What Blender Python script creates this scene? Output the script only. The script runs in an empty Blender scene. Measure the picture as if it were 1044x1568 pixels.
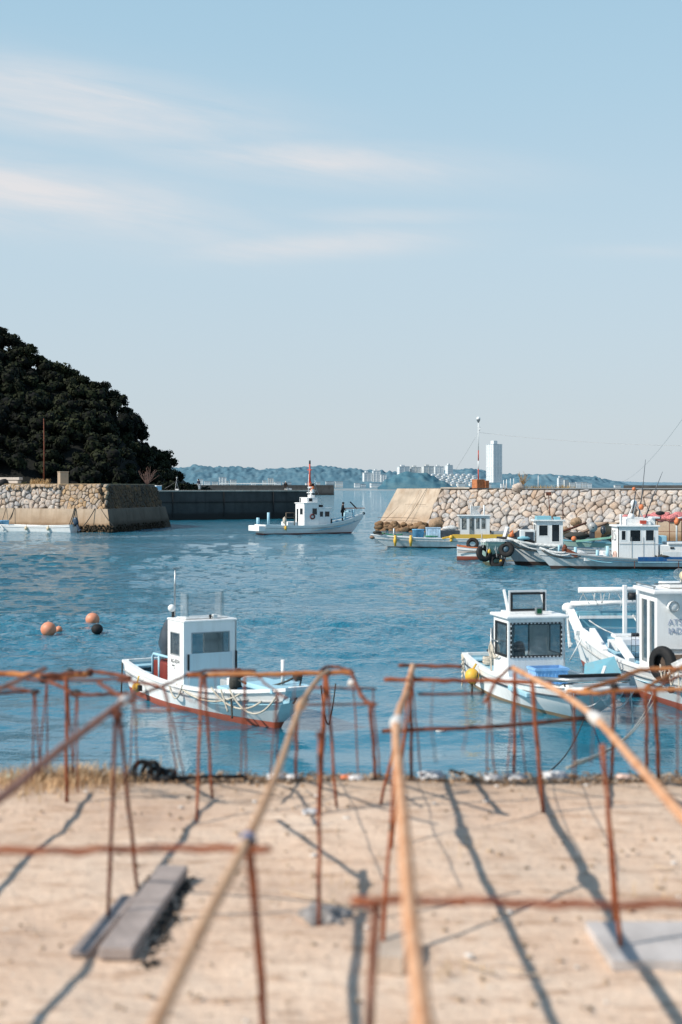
import bpy, math, random
from mathutils import Vector, Matrix, noise
R = math.radians
S = bpy.context.scene
COL = S.collection
rng = random.Random(7)
F = 2178.0            # focal length in photo pixels (50 mm on a 24x36 portrait frame)
H = 4.7               # eye height above the water
HG = 1.7              # eye height above the quay
G = H - HG            # quay level

# ------------------------------------------------------------------ survey helpers: photo measurements -> metres
def at(px, py, d): return Vector(((px-522)/F*d, d, H-(py-746)/F*d))
def below(px, py, hc):
    d = hc*F/(py-746.0); return Vector(((px-522)/F*d, d, H-hc))

# ------------------------------------------------------------------ mesh builder
class MB:
    def __init__(s): s.v=[]; s.f=[]; s.m=[]; s.s=[]
    def poly(s, pts, mi=0, sm=False):
        b=len(s.v); s.v += [Vector(p) for p in pts]; s.f.append(tuple(range(b,b+len(pts)))); s.m.append(mi); s.s.append(sm)
    def grid(s, rows, mi=0, sm=True, closed=False, mis=None):
        b=len(s.v); n=len(rows[0])
        for r in rows: s.v += [Vector(p) for p in r]
        for i in range(len(rows)-1):
            for j in range(n if closed else n-1):
                k=(j+1)%n
                s.f.append((b+i*n+j, b+i*n+k, b+(i+1)*n+k, b+(i+1)*n+j)); s.m.append(mis[j] if mis else mi); s.s.append(sm)
        return b
    def box(s, c, size, rz=0, mi=0, M=None, taper=1.0):
        c=Vector(c); x,y,z=[q/2 for q in size]
        if M is None: M=Matrix.Rotation(rz,3,'Z')
        P=[]
        for k,(sx,sy,sz) in enumerate([(-1,-1,-1),(1,-1,-1),(1,1,-1),(-1,1,-1),(-1,-1,1),(1,-1,1),(1,1,1),(-1,1,1)]):
            t = taper if sz>0 else 1
            P.append(c+M@Vector((sx*x*t,sy*y*t,sz*z)))
        b=len(s.v); s.v+=P
        for f in [(0,3,2,1),(4,5,6,7),(0,1,5,4),(1,2,6,5),(2,3,7,6),(3,0,4,7)]:
            s.f.append(tuple(b+i for i in f)); s.m.append(mi); s.s.append(False)
    def bar(s, p0, p1, w, h, mi=0):
        p0=Vector(p0); p1=Vector(p1); d=p1-p0; L=d.length; x=d.normalized()
        up=Vector((0,0,1)) if abs(x.z)<.95 else Vector((1,0,0))
        y=up.cross(x).normalized(); z=x.cross(y)
        s.box((p0+p1)/2,(L,w,h),M=Matrix((x,y,z)).transposed(),mi=mi)
    def tube(s, pts, r, n=8, mi=0, cap=True):
        pts=[Vector(p) for p in pts]; N=len(pts)
        rr = r if isinstance(r,(list,tuple)) else [r]*N
        prev=None; rows=[]
        for i,p in enumerate(pts):
            t=(pts[min(i+1,N-1)]-pts[max(i-1,0)])
            if t.length<1e-9: t=Vector((0,0,1))
            t.normalize()
            if prev is None:
                a=Vector((0,0,1)) if abs(t.z)<.9 else Vector((1,0,0))
                u=t.cross(a).normalized()
            else:
                u=prev-t*prev.dot(t)
                if u.length<1e-6: u=t.orthogonal()
                u.normalize()
            prev=u; w=t.cross(u)
            rows.append([p+(u*math.cos(2*math.pi*k/n)+w*math.sin(2*math.pi*k/n))*rr[i] for k in range(n)])
        b=s.grid(rows,mi,True,True)
        if cap:
            s.f.append(tuple(b+k for k in reversed(range(n)))); s.m.append(mi); s.s.append(False)
            e=b+(N-1)*n
            s.f.append(tuple(e+k for k in range(n))); s.m.append(mi); s.s.append(False)
    def ball(s, c, r, n=14, m=9, sc=(1,1,1), mi=0, M=None, jit=0):
        c=Vector(c); rows=[]
        for i in range(m+1):
            th=math.pi*i/m; row=[]
            for k in range(n):
                ph=2*math.pi*k/n
                v=Vector((math.sin(th)*math.cos(ph)*sc[0],math.sin(th)*math.sin(ph)*sc[1],math.cos(th)*sc[2]))*r
                if jit: v*=1+jit*noise.noise(v*2.0/r+c)
                if M is not None: v=M@v
                row.append(c+v)
            rows.append(row)
        s.grid(rows,mi,True,True)
    def lathe(s, c, prof, n=16, mi=0, M=None):
        c=Vector(c); rows=[]
        for (r,z) in prof:
            row=[]
            for k in range(n):
                v=Vector((r*math.cos(2*math.pi*k/n), r*math.sin(2*math.pi*k/n), z))
                row.append(c+(M@v if M is not None else v))
            rows.append(row)
        s.grid(rows,mi,True,True)
    def torus(s, c, R0, r, M=None, n=22, m=9, mi=0):
        pts=[]; c=Vector(c)
        rows=[]
        for i in range(n+1):
            a=2*math.pi*i/n; row=[]
            for k in range(m):
                b=2*math.pi*k/m
                v=Vector(((R0+r*math.cos(b))*math.cos(a),(R0+r*math.cos(b))*math.sin(a),r*math.sin(b)))
                row.append(c+(M@v if M is not None else v))
            rows.append(row)
        s.grid(rows,mi,True,True)
    def wall(s, o, u, v, W, Hh, holes=(), t=.04, mi=0):
        """panel in plane o + a*u + b*v with rectangular through holes (a0,a1,b0,b1); thickness t along u x v inward"""
        o=Vector(o); u=Vector(u).normalized(); v=Vector(v).normalized(); n=u.cross(v)
        A=sorted({0,W,*[h[0] for h in holes],*[h[1] for h in holes]}); B=sorted({0,Hh,*[h[2] for h in holes],*[h[3] for h in holes]})
        P=lambda a,b,k: o+u*a+v*b-n*(t if k else 0)
        for i in range(len(A)-1):
            for j in range(len(B)-1):
                ca=(A[i]+A[i+1])/2; cb=(B[j]+B[j+1])/2
                if any(h[0]<ca<h[1] and h[2]<cb<h[3] for h in holes): continue
                s.poly([P(A[i],B[j],0),P(A[i+1],B[j],0),P(A[i+1],B[j+1],0),P(A[i],B[j+1],0)],mi)
                s.poly([P(A[i],B[j+1],1),P(A[i+1],B[j+1],1),P(A[i+1],B[j],1),P(A[i],B[j],1)],mi)
        for (a0,a1,b0,b1) in list(holes)+[(0,W,0,Hh)]:
            c=[(a0,b0),(a1,b0),(a1,b1),(a0,b1)]
            for k in range(4):
                p=c[k]; q=c[(k+1)%4]
                s.poly([P(*p,0),P(*q,0),P(*q,1),P(*p,1)],mi)
    def ring(s, o, u, v, a0, a1, b0, b1, w, t, mi=0, lift=.006):
        """rectangular frame of bars of width w, thickness t, proud of the plane by lift"""
        o=Vector(o); u=Vector(u).normalized(); v=Vector(v).normalized(); n=u.cross(v)
        M=Matrix((u,v,n)).transposed()
        def bx(x0,x1,y0,y1): s.box(o+u*(x0+x1)/2+v*(y0+y1)/2+n*(lift-t/2),(x1-x0,y1-y0,t),M=M,mi=mi)
        bx(a0-w/2,a1+w/2,b0-w/2,b0+w/2); bx(a0-w/2,a1+w/2,b1-w/2,b1+w/2)
        bx(a0-w/2,a0+w/2,b0+w/2,b1-w/2); bx(a1-w/2,a1+w/2,b0+w/2,b1-w/2)
    def pane(s, o, u, v, a0, a1, b0, b1, t=.006, mi=0, inset=.02):
        o=Vector(o); u=Vector(u).normalized(); v=Vector(v).normalized(); n=u.cross(v)
        M=Matrix((u,v,n)).transposed()
        s.box(o+u*(a0+a1)/2+v*(b0+b1)/2-n*inset,(a1-a0,b1-b0,t),M=M,mi=mi)
    def build(s, name, mats, parent=None, bevel=0, loc=None, col=None):
        me=bpy.data.meshes.new(name); me.from_pydata([tuple(p) for p in s.v],[],s.f)
        if not isinstance(mats,(list,tuple)): mats=[mats]
        for m in mats: me.materials.append(m)
        me.polygons.foreach_set('material_index',s.m); me.polygons.foreach_set('use_smooth',s.s); me.update()
        o=bpy.data.objects.new(name,me); COL.objects.link(o)
        if parent is not None: o.parent=parent
        if loc is not None: o.location=loc
        if bevel:
            b=o.modifiers.new('bevel','BEVEL'); b.width=bevel; b.segments=2; b.limit_method='ANGLE'; b.angle_limit=R(40)
        return o

def tag(o,label=None,cat=None,group=None,kind=None):
    if label: o['label']=label
    if cat: o['category']=cat
    if group: o['group']=group
    if kind: o['kind']=kind
    return o
def empty(name,loc,rz=0,label=None,cat=None,group=None):
    o=bpy.data.objects.new(name,None); COL.objects.link(o); o.location=loc; o.rotation_euler=(0,0,rz); o.empty_display_size=.3
    return tag(o,label,cat,group)
def sag(p0,p1,drop,n=10):
    p0=Vector(p0); p1=Vector(p1)
    return [p0.lerp(p1,i/n)-Vector((0,0,drop*4*(i/n)*(1-i/n))) for i in range(n+1)]
def smooth(pts,n=5):
    pts=[Vector(p) for p in pts]; out=[]
    for i in range(len(pts)-1):
        p0=pts[max(i-1,0)]; p1=pts[i]; p2=pts[i+1]; p3=pts[min(i+2,len(pts)-1)]
        for k in range(n):
            t=k/n
            out.append(.5*((2*p1)+(-p0+p2)*t+(2*p0-5*p1+4*p2-p3)*t*t+(-p0+3*p1-3*p2+p3)*t**3))
    out.append(pts[-1]); return out

# ------------------------------------------------------------------ materials
class NT:
    def __init__(s,name):
        s.m=bpy.data.materials.new(name); s.m.use_nodes=True; s.t=s.m.node_tree; s.b=s.t.nodes['Principled BSDF']; s.out=s.t.nodes['Material Output']
    def n(s,typ,**k):
        o=s.t.nodes.new(typ)
        for a,v in k.items():
            if a in o.inputs: o.inputs[a].default_value=v
            else: setattr(o,a,v)
        return o
    def l(s,a,b): s.t.links.new(a,b)
    def noise(s,vec,scale,detail=4,rough=.55,sc=None):
        if sc is not None:
            mp=s.n('ShaderNodeMapping'); mp.inputs['Scale'].default_value=sc; s.l(vec,mp.inputs['Vector']); vec=mp.outputs[0]
        o=s.n('ShaderNodeTexNoise'); o.inputs['Scale'].default_value=scale; o.inputs['Detail'].default_value=detail; o.inputs['Roughness'].default_value=rough
        s.l(vec,o.inputs['Vector']); return o.outputs['Fac']
    def ramp(s,fac,stops):
        o=s.n('ShaderNodeValToRGB'); e=o.color_ramp.elements
        while len(e)<len(stops): e.new(.5)
        for q,(p,c) in zip(e,stops):
            q.position=p; q.color=(*c,1) if len(c)==3 else c
        s.l(fac,o.inputs[0]); return o.outputs[0]
    def mix(s,fac,a,b,mode='MIX'):
        o=s.n('ShaderNodeMix',data_type='RGBA',blend_type=mode)
        for i,v in ((0,fac),(6,a),(7,b)):
            if isinstance(v,(int,float)): o.inputs[i].default_value=v
            elif isinstance(v,(tuple,list)): o.inputs[i].default_value=(*v,1)
            else: s.l(v,o.inputs[i])
        return o.outputs[2]
    def math(s,op,a,b=0):
        o=s.n('ShaderNodeMath',operation=op)
        for i,v in ((0,a),(1,b)):
            if isinstance(v,(int,float)): o.inputs[i].default_value=v
            else: s.l(v,o.inputs[i])
        return o.outputs[0]
    def bump(s,h,strength=.3,dist=.02,normal=None):
        o=s.n('ShaderNodeBump'); o.inputs['Strength'].default_value=strength; o.inputs['Distance'].default_value=dist
        s.l(h,o.inputs['Height'])
        if normal is not None: s.l(normal,o.inputs['Normal'])
        return o.outputs[0]
def mul(c,k): return tuple(min(1,q*k) for q in c)

def basic(name,col,rough=.6,metal=0,var=.25,scale=4,bump=.2,bs=30,bd=.01,spec=.4,col2=None,coord='Object',sc=None):
    n=NT(name); tc=n.n('ShaderNodeTexCoord').outputs[coord]
    f=n.noise(tc,scale,5,.6,sc)
    c2=col2 or mul(col,1+var)
    n.l(n.ramp(f,[(.3,mul(col,1-var)),(.5,col),(.72,c2)]),n.b.inputs['Base Color'])
    n.b.inputs['Roughness'].default_value=rough; n.b.inputs['Metallic'].default_value=metal; n.b.inputs['Specular IOR Level'].default_value=spec
    if bump: n.l(n.bump(n.noise(tc,bs,4,.6,sc),bump,bd),n.b.inputs['Normal'])
    return n.m
def paint(name,col,dirt=.35,rust=.25,rough=.4,dirtcol=(.35,.31,.26),rustcol=(.28,.1,.035),sc=3.0):
    """weathered gloss paint: vertical grime streaks, rust blooms, chalky roughness"""
    n=NT(name); tc=n.n('ShaderNodeTexCoord').outputs['Object']
    streak=n.noise(tc,sc*1.6,5,.65,(1.6,1.6,.22))
    base=n.mix(n.math('MULTIPLY',n.ramp(streak,[(.45,(0,0,0)),(.75,(1,1,1))]),dirt),col,dirtcol)
    blotch=n.noise(tc,sc*.7,4,.6)
    base=n.mix(n.math('MULTIPLY',n.ramp(blotch,[(.4,(0,0,0)),(.7,(1,1,1))]),dirt*.5),base,mul(col,.72))
    sp=n.noise(tc,sc*3.2,6,.7,(1,1,.55))
    base=n.mix(n.math('MULTIPLY',n.ramp(sp,[(.64,(0,0,0)),(.74,(1,1,1))]),rust),base,rustcol)
    n.l(base,n.b.inputs['Base Color'])
    n.l(n.math('ADD',n.math('MULTIPLY',blotch,.35),rough-.15),n.b.inputs['Roughness'])
    n.l(n.bump(n.noise(tc,sc*9,4,.6),.12,.006),n.b.inputs['Normal'])
    n.b.inputs['Specular IOR Level'].default_value=.45
    return n.m
def glass(name,tint=(.45,.52,.55),gl=.14,haze=0):
    n=NT(name); n.t.nodes.remove(n.b)
    tr=n.n('ShaderNodeBsdfTransparent'); tr.inputs[0].default_value=(*tint,1)
    g=n.n('ShaderNodeBsdfGlossy'); g.inputs['Roughness'].default_value=.04; g.inputs[0].default_value=(.9,.93,.95,1)
    fr=n.n('ShaderNodeLayerWeight'); fr.inputs[0].default_value=.5
    tc=n.n('ShaderNodeTexCoord').outputs['Object']
    sm=n.ramp(n.noise(tc,5,4),[(.35,(haze,haze,haze)),(.8,(.12+haze,.12+haze,.12+haze))])
    fac=n.math('ADD',n.math('MULTIPLY',n.math('POWER',fr.outputs['Facing'],4.0),.75),gl*.5)
    mx=n.n('ShaderNodeMixShader'); n.l(fac,mx.inputs[0]); n.l(tr.outputs[0],mx.inputs[1]); n.l(g.outputs[0],mx.inputs[2])
    df=n.n('ShaderNodeBsdfDiffuse'); df.inputs[0].default_value=(.6,.62,.62,1)
    m2=n.n('ShaderNodeMixShader'); n.l(sm,m2.inputs[0]); n.l(mx.outputs[0],m2.inputs[1]); n.l(df.outputs[0],m2.inputs[2])
    n.l(m2.outputs[0],n.out.inputs[0]); return n.m

WHITE=paint('white_boat_paint',(.90,.90,.89),.20,.16)
WHITE2=paint('chalky_white_paint',(.80,.82,.82),.40,.4,sc=1.3)
GREYW=paint('grey_white_hull_paint',(.70,.73,.74),.5,.45,sc=.9)
REDBOT=paint('red_antifouling',(.42,.10,.06),.4,.2,dirtcol=(.25,.12,.09),rough=.6)
DARKBOT=paint('dark_antifouling',(.06,.035,.03),.4,.1,dirtcol=(.05,.06,.04),rough=.7)
LBLUE=paint('pale_blue_deck_paint',(.36,.62,.74),.3,.12,rough=.55)
LBLUE2=paint('sea_blue_paint',(.20,.46,.56),.35,.2,rough=.5)
DBLUE=paint('deep_blue_paint',(.012,.10,.27),.2,.1)
GREEN=paint('pale_green_paint',(.36,.52,.46),.5,.3)
YELLOW=paint('yellow_band_paint',(.75,.47,.07),.2,.12)
BLACKR=basic('black_rubber',(.014,.014,.015),.75,var=.5,bump=.3,bs=25)
DKGREY=basic('dark_cowling',(.055,.068,.085),.28,var=.35,bump=.05)
STEEL=basic('galvanised_steel',(.42,.44,.45),.4,.8,var=.3,bump=.1)
GREYP=paint('grey_fittings',(.38,.40,.41),.4,.4)
ORANGE=paint('orange_plastic',(.72,.20,.07),.25,.0,rough=.5,dirtcol=(.45,.3,.2))
PINKFLOAT=paint('sun_bleached_orange_float',(.72,.27,.15),.4,0,rough=.5,dirtcol=(.7,.5,.42))
YFLOAT=paint('yellow_float',(.8,.47,.05),.3,.0,rough=.5)
RED=paint('red_paint',(.55,.06,.03),.25,.15)
CRATE=basic('light_blue_crate_plastic',(.25,.48,.78),.5,var=.2,bump=0)
BLUEBOX=basic('blue_box_plastic',(.16,.40,.62),.5,var=.2,bump=0)
WPLAST=basic('white_plastic',(.78,.80,.80),.5,var=.12,bump=.05)
ROPE=basic('pale_rope',(.55,.50,.42),.9,var=.3,scale=30,bump=.5,bs=90)
DROPE=basic('dark_rope',(.05,.05,.045),.9,var=.4,scale=30,bump=.5,bs=90)
NET=basic('pink_netting',(.62,.22,.22),.9,var=.5,scale=9,bump=.9,bs=40,bd=.05)
WNET=basic('white_netting',(.66,.68,.68),.9,var=.4,scale=9,bump=.9,bs=50,bd=.04)
BROWNW=basic('weathered_wood',(.24,.16,.115),.8,var=.35,scale=6,bump=.4,bs=25,sc=(1,8,8))
GLASS=glass('tinted_glass',(.74,.79,.81),.12); ACRYL=glass('clear_acrylic',(.96,.97,.975),.05,.07)
DGLASS=basic('dark_window_glass',(.018,.024,.03),.08,var=.5,scale=1.5,bump=0,spec=.6)
GASKET=basic('black_gasket',(.015,.017,.02),.6,var=.3,bump=0)
INK=basic('faded_black_lettering',(.10,.11,.12),.7,var=.3,scale=12,bump=0)
INKB=basic('faded_blue_lettering',(.34,.40,.53),.7,var=.3,scale=12,bump=0)

def rust(name,a,b,c,scale=14):
    n=NT(name); tc=n.n('ShaderNodeTexCoord').outputs['Object']
    f=n.noise(tc,scale,6,.7); g=n.noise(tc,scale*.25,3,.6)
    c1=n.ramp(f,[(.32,c),(.5,a),(.68,b)])
    n.l(n.mix(n.ramp(g,[(.42,(0,0,0)),(.66,(.75,.75,.75))]),c1,mul(b,.9)),n.b.inputs['Base Color'])
    n.b.inputs['Roughness'].default_value=.85; n.b.inputs['Specular IOR Level'].default_value=.2
    n.l(n.bump(n.noise(tc,scale*6,4,.7),.6,.004),n.b.inputs['Normal']); return n.m
RUST=rust('rusted_rebar',(.23,.065,.03),(.38,.125,.055),(.09,.028,.02))
RUSTD=rust('dark_rusted_rebar',(.13,.05,.035),(.26,.09,.05),(.045,.024,.02))
RUSTO=rust('orange_rusted_pipe',(.44,.165,.06),(.60,.28,.12),(.24,.07,.03),7)
POLE_T=rust('sun_bleached_bamboo',(.50,.29,.17),(.62,.40,.25),(.33,.17,.09),5)
POLE_O=rust('orange_bamboo',(.57,.29,.155),(.70,.42,.26),(.36,.15,.07),9)
POLE_B=rust('brown_bamboo',(.27,.135,.10),(.40,.22,.17),(.16,.07,.05),5)
TAPE=basic('faded_white_tape',(.66,.63,.60),.7,var=.2,bump=.3,bs=30)
TAPEB=basic('blue_tape',(.12,.18,.34),.6,var=.4,scale=20,bump=.3)
TAPEK=basic('black_tape',(.02,.02,.022),.7,var=.4,bump=.3)

def stonemat(name,cols,dark=(.02,.018,.015)):
    n=NT(name); g=n.n('ShaderNodeNewGeometry'); tc=n.n('ShaderNodeTexCoord').outputs['Object']
    c=n.ramp(g.outputs['Random Per Island'],cols)
    n.t.nodes[-1].color_ramp.interpolation='LINEAR'
    f=n.noise(tc,2.2,7,.68); c=n.mix(.55,c,n.ramp(f,[(.25,(.25,.22,.2)),(.5,(.5,.5,.5)),(.75,(.78,.76,.74))]),'OVERLAY')
    st=n.noise(tc,.33,4,.6)
    c=n.mix(n.ramp(st,[(.5,(0,0,0)),(.72,(.5,.5,.5))]),c,(.36,.20,.09))
    n.l(c,n.b.inputs['Base Color']); n.b.inputs['Roughness'].default_value=.9; n.b.inputs['Specular IOR Level'].default_value=.2
    n.l(n.bump(n.noise(tc,4,8,.72),1.0,.16),n.b.inputs['Normal']); return n.m
STONE=stonemat('granite_boulders',[(0,(.44,.37,.32)),(.2,(.57,.51,.46)),(.4,(.37,.37,.38)),(.55,(.60,.53,.47)),(.75,(.50,.38,.29)),(.9,(.46,.45,.44)),(1,(.33,.29,.26))])
STONEO=stonemat('ochre_masonry',[(0,(.45,.30,.17)),(.3,(.40,.34,.28)),(.6,(.50,.33,.18)),(.8,(.36,.33,.31)),(1,(.52,.38,.26))])
def concrete(name,col,stain=(.10,.08,.06),tide=None,band=.5,scale=.5):
    n=NT(name); g=n.n('ShaderNodeNewGeometry'); p=g.outputs['Position']
    f=n.noise(p,scale,6,.65); c=n.ramp(f,[(.3,mul(col,.72)),(.5,col),(.7,mul(col,1.2))])
    s=n.noise(p,.9,5,.65,(1.4,1.4,.16)); c=n.mix(n.ramp(s,[(.5,(0,0,0)),(.74,(.55,.55,.55))]),c,stain)
    if tide is not None:
        z=n.n('ShaderNodeSeparateXYZ'); n.l(p,z.inputs[0])
        zz=n.math('ADD',z.outputs[2],n.math('MULTIPLY',n.noise(p,1.5,5,.7),band))
        mr=n.n('ShaderNodeMapRange'); n.l(zz,mr.inputs[0])
        mr.inputs[1].default_value=tide+band*.5+.25; mr.inputs[2].default_value=tide+band*.5-.15
        c=n.mix(mr.outputs[0],c,(.022,.017,.011))
        m2=n.n('ShaderNodeMapRange'); n.l(zz,m2.inputs[0]); m2.inputs[1].default_value=tide+1.5+band*.5; m2.inputs[2].default_value=tide+.2; m2.inputs[4].default_value=.55
        c=n.mix(m2.outputs[0],c,mul(stain,1.6))
    n.l(c,n.b.inputs['Base Color']); n.b.inputs['Roughness'].default_value=.9; n.b.inputs['Specular IOR Level'].default_value=.2
    n.l(n.bump(n.noise(p,3,8,.7),.5,.06),n.b.inputs['Normal']); return n.m
CONC=concrete('warm_concrete',(.44,.35,.265),(.22,.14,.08),.75,.5)
CONCL=concrete('pale_concrete',(.50,.41,.32),(.26,.16,.09),.55,.4)
CONCD=concrete('shade_dark_concrete',(.068,.070,.070),(.02,.022,.025),.9,.4)  # dark base colour carries the far wall's shade; other walls share it
CONCT=concrete('light_coping_concrete',(.46,.42,.37),(.2,.16,.12))
MORTAR=basic('dark_gaps_between_stones',(.10,.08,.062),.95,var=.5,bump=.5,bs=4)

# ------------------------------------------------------------------ fitted stones on a sloping face
def stones(mb,o,u,v,n,W,Hh,size,seed,inset=.05,dome=.22,mi=0,big_low=1.0,back=None):
    r=random.Random(seed); o=Vector(o); u=Vector(u).normalized(); v=Vector(v).normalized(); n=Vector(n).normalized()
    seeds=[]; b=0; row=0
    while b<Hh+size*.3:
        sz=size*(big_low+(1-big_low)*min(1,b/Hh)) if big_low!=1 else size
        a=-size+(row%2)*sz*.5
        while a<W+size:
            seeds.append((a+r.uniform(-.48,.48)*sz,b+r.uniform(-.40,.40)*sz,sz)); a+=sz*r.uniform(.6,1.55)
        b+=sz*.72; row+=1
    for i,(a,b,sz) in enumerate(seeds):
        if a<0 or a>W or b<-.02*Hh or b>Hh: continue
        poly=[(a-sz*1.2,b-sz*1.2),(a+sz*1.2,b-sz*1.2),(a+sz*1.2,b+sz*1.2),(a-sz*1.2,b+sz*1.2)]
        poly=[(min(max(x,0),W),min(max(y,-.2),Hh)) for x,y in poly]
        for j,(c,d,_) in enumerate(seeds):
            if j==i or abs(c-a)>2.6*sz or abs(d-b)>2.6*sz: continue
            mx,my=(a+c)/2,(b+d)/2; nx,ny=c-a,d-b; out=[]
            for k in range(len(poly)):
                p=poly[k]; q=poly[(k+1)%len(poly)]
                dp=(p[0]-mx)*nx+(p[1]-my)*ny; dq=(q[0]-mx)*nx+(q[1]-my)*ny
                if dp<=0: out.append(p)
                if dp*dq<0:
                    t=dp/(dp-dq); out.append((p[0]+(q[0]-p[0])*t,p[1]+(q[1]-p[1])*t))
            poly=out
            if len(poly)<3: break
        if len(poly)<3: continue
        # resample + round the outline
        cx=sum(p[0] for p in poly)/len(poly); cy=sum(p[1] for p in poly)/len(poly)
        pts=[]
        for k in range(len(poly)):
            p=poly[k]; q=poly[(k+1)%len(poly)]; L=math.hypot(q[0]-p[0],q[1]-p[1]); m=max(1,int(L/(sz*.22)))
            for t in range(m): pts.append((p[0]+(q[0]-p[0])*t/m,p[1]+(q[1]-p[1])*t/m))
        if len(pts)<5: continue
        ins0=inset; inset_=inset*r.choice((.5,.8,1,1.2,2.0))
        for _ in range(1):
            pts=[((pts[k-1][0]+2*pts[k][0]+pts[(k+1)%len(pts)][0])/4,(pts[k-1][1]+2*pts[k][1]+pts[(k+1)%len(pts)][1])/4) for k in range(len(pts))]
        kk=min(1,dome/.20); tip=r.uniform(-.06,.1)*sz*kk; tu=r.uniform(-.2,.2)*kk; tv=r.uniform(-.2,.2)*kk; dm=dome*sz*r.uniform(.7,1.35); ph=r.uniform(0,99)
        rows=[]
        for (k,h) in ((1-inset_*.6/sz,-.30*sz),(1-inset_/sz,0),(.91-inset_/sz,.58*dm),(.66,.93*dm),(.3,1.02*dm)):
            row=[]
            for (x,y) in pts:
                X=cx+(x-cx)*k; Y=cy+(y-cy)*k
                hh=h+tip+(X-cx)*tu+(Y-cy)*tv + (.16*sz*kk*kk*noise.noise(Vector((X*1.6/sz+ph,Y*1.6/sz,ph))) if h>0 else 0)
                row.append(o+u*X+v*Y+n*hh)
            rows.append(row)
        mb.grid(rows,mi,True,True)
        mb.poly(rows[-1],mi,True)
# ------------------------------------------------------------------ camera, sun, sky
cam=bpy.data.cameras.new('camera'); co=bpy.data.objects.new('camera',cam); COL.objects.link(co); S.camera=co
co.location=(0,0,H); co.rotation_euler=(R(90),0,0)
cam.sensor_fit='VERTICAL'; cam.sensor_height=36; cam.sensor_width=24; cam.lens=50.0; cam.shift_y=-38/1568
cam.clip_start=.1; cam.clip_end=60000
cam.dof.use_dof=True; cam.dof.focus_distance=95; cam.dof.aperture_fstop=1.9
S.view_settings.view_transform='Standard'; S.view_settings.look='None'; S.view_settings.exposure=0
SUN=Vector((-.711,-.314,.629)).normalized()
sl=bpy.data.lights.new('sun','SUN'); sl.energy=5.0; sl.angle=R(.5); sl.color=(1,.93,.83)
so=bpy.data.objects.new('sun',sl); COL.objects.link(so); so.rotation_euler=SUN.to_track_quat('Z','Y').to_euler(); so.location=(-20,-10,40)
W=bpy.data.worlds.new('World'); S.world=W; W.use_nodes=True
def sky():
    t=W.node_tree; bg=t.nodes['Background']; bg.inputs['Strength'].default_value=.1
    N=lambda typ,**k: [setattr(o,a,v) for o in [t.nodes.new(typ)] for a,v in k.items()] and o if False else t.nodes.new(typ)
    L=t.links.new
    def M(op,a,b=0):
        o=t.nodes.new('ShaderNodeMath'); o.operation=op
        for i,v in ((0,a),(1,b)):
            if isinstance(v,(int,float)): o.inputs[i].default_value=v
            else: L(v,o.inputs[i])
        return o.outputs[0]
    sk=t.nodes.new('ShaderNodeTexSky'); sk.sky_type='NISHITA'; sk.sun_disc=False
    sk.sun_elevation=math.asin(SUN.z); sk.sun_rotation=math.atan2(SUN.x,SUN.y); sk.dust_density=1.5; sk.air_density=1.0
    tc=t.nodes.new('ShaderNodeTexCoord'); sp=t.nodes.new('ShaderNodeSeparateXYZ'); L(tc.outputs['Generated'],sp.inputs[0])
    x,y,z=sp.outputs
    rp=t.nodes.new('ShaderNodeValToRGB'); L(z,rp.inputs[0]); e=rp.color_ramp.elements
    stops=[(0,(.675,.755,.815)),(.06,(.625,.73,.81)),(.16,(.585,.745,.85)),(.27,(.485,.705,.85)),(.36,(.415,.66,.835)),(.5,(.26,.48,.68)),(.72,(.10,.25,.44)),(1,(.06,.17,.33))]
    while len(e)<len(stops): e.new(.5)
    for q,(p,c) in zip(e,stops): q.position=p; q.color=(*c,1)
    sc=t.nodes.new('ShaderNodeVectorMath'); sc.operation='SCALE'; L(rp.outputs[0],sc.inputs[0]); sc.inputs[3].default_value=10
    mx=t.nodes.new('ShaderNodeMix'); mx.data_type='RGBA'; mx.inputs[0].default_value=.8; L(sk.outputs[0],mx.inputs[6]); L(sc.outputs[0],mx.inputs[7])
    # thin cirrus: streaks in azimuth / elevation
    u=M('DIVIDE',x,M('MAXIMUM',y,.05)); v=M('DIVIDE',z,M('MAXIMUM',y,.05))
    cb=t.nodes.new('ShaderNodeCombineXYZ'); L(M('MULTIPLY',u,7),cb.inputs[0]); L(M('ADD',M('MULTIPLY',v,46),M('MULTIPLY',u,7.5)),cb.inputs[1])
    nz=t.nodes.new('ShaderNodeTexNoise'); L(cb.outputs[0],nz.inputs['Vector']); nz.inputs['Scale'].default_value=1; nz.inputs['Detail'].default_value=7; nz.inputs['Roughness'].default_value=.6; nz.inputs['Distortion'].default_value=.35
    tot=None
    for (cu,cv,su,sv,k,sl_) in [(-.20,.273,.15,.024,1.1,-.16),(-.015,.229,.115,.014,1.0,-.07),(-.22,.206,.145,.023,1.2,-.15),(-.02,.171,.09,.0105,.8,.05),(.03,.190,.07,.006,.5,0),(.22,.166,.06,.005,.25,0),(-.26,.285,.10,.006,.5,-.1)]:
        du=M('SUBTRACT',u,cu); dv=M('SUBTRACT',M('SUBTRACT',v,cv),M('MULTIPLY',du,sl_))
        q=M('ADD',M('POWER',M('ABSOLUTE',M('DIVIDE',du,su)),2.0),M('POWER',M('ABSOLUTE',M('DIVIDE',dv,sv)),2.0))
        g=M('MULTIPLY',M('EXPONENT',M('MULTIPLY',q,-1)),k)
        tot=g if tot is None else M('MAXIMUM',tot,g)
    cl=M('MULTIPLY',tot,M('ADD',M('MULTIPLY',nz.outputs[0],1.7),-.32))
    cl=M('MULTIPLY',M('MINIMUM',M('MAXIMUM',M('MULTIPLY',cl,1.2),0),1),.9)
    m2=t.nodes.new('ShaderNodeMix'); m2.data_type='RGBA'; L(cl,m2.inputs[0]); L(mx.outputs[2],m2.inputs[6]); m2.inputs[7].default_value=(8.0,7.8,7.9,1)
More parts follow.
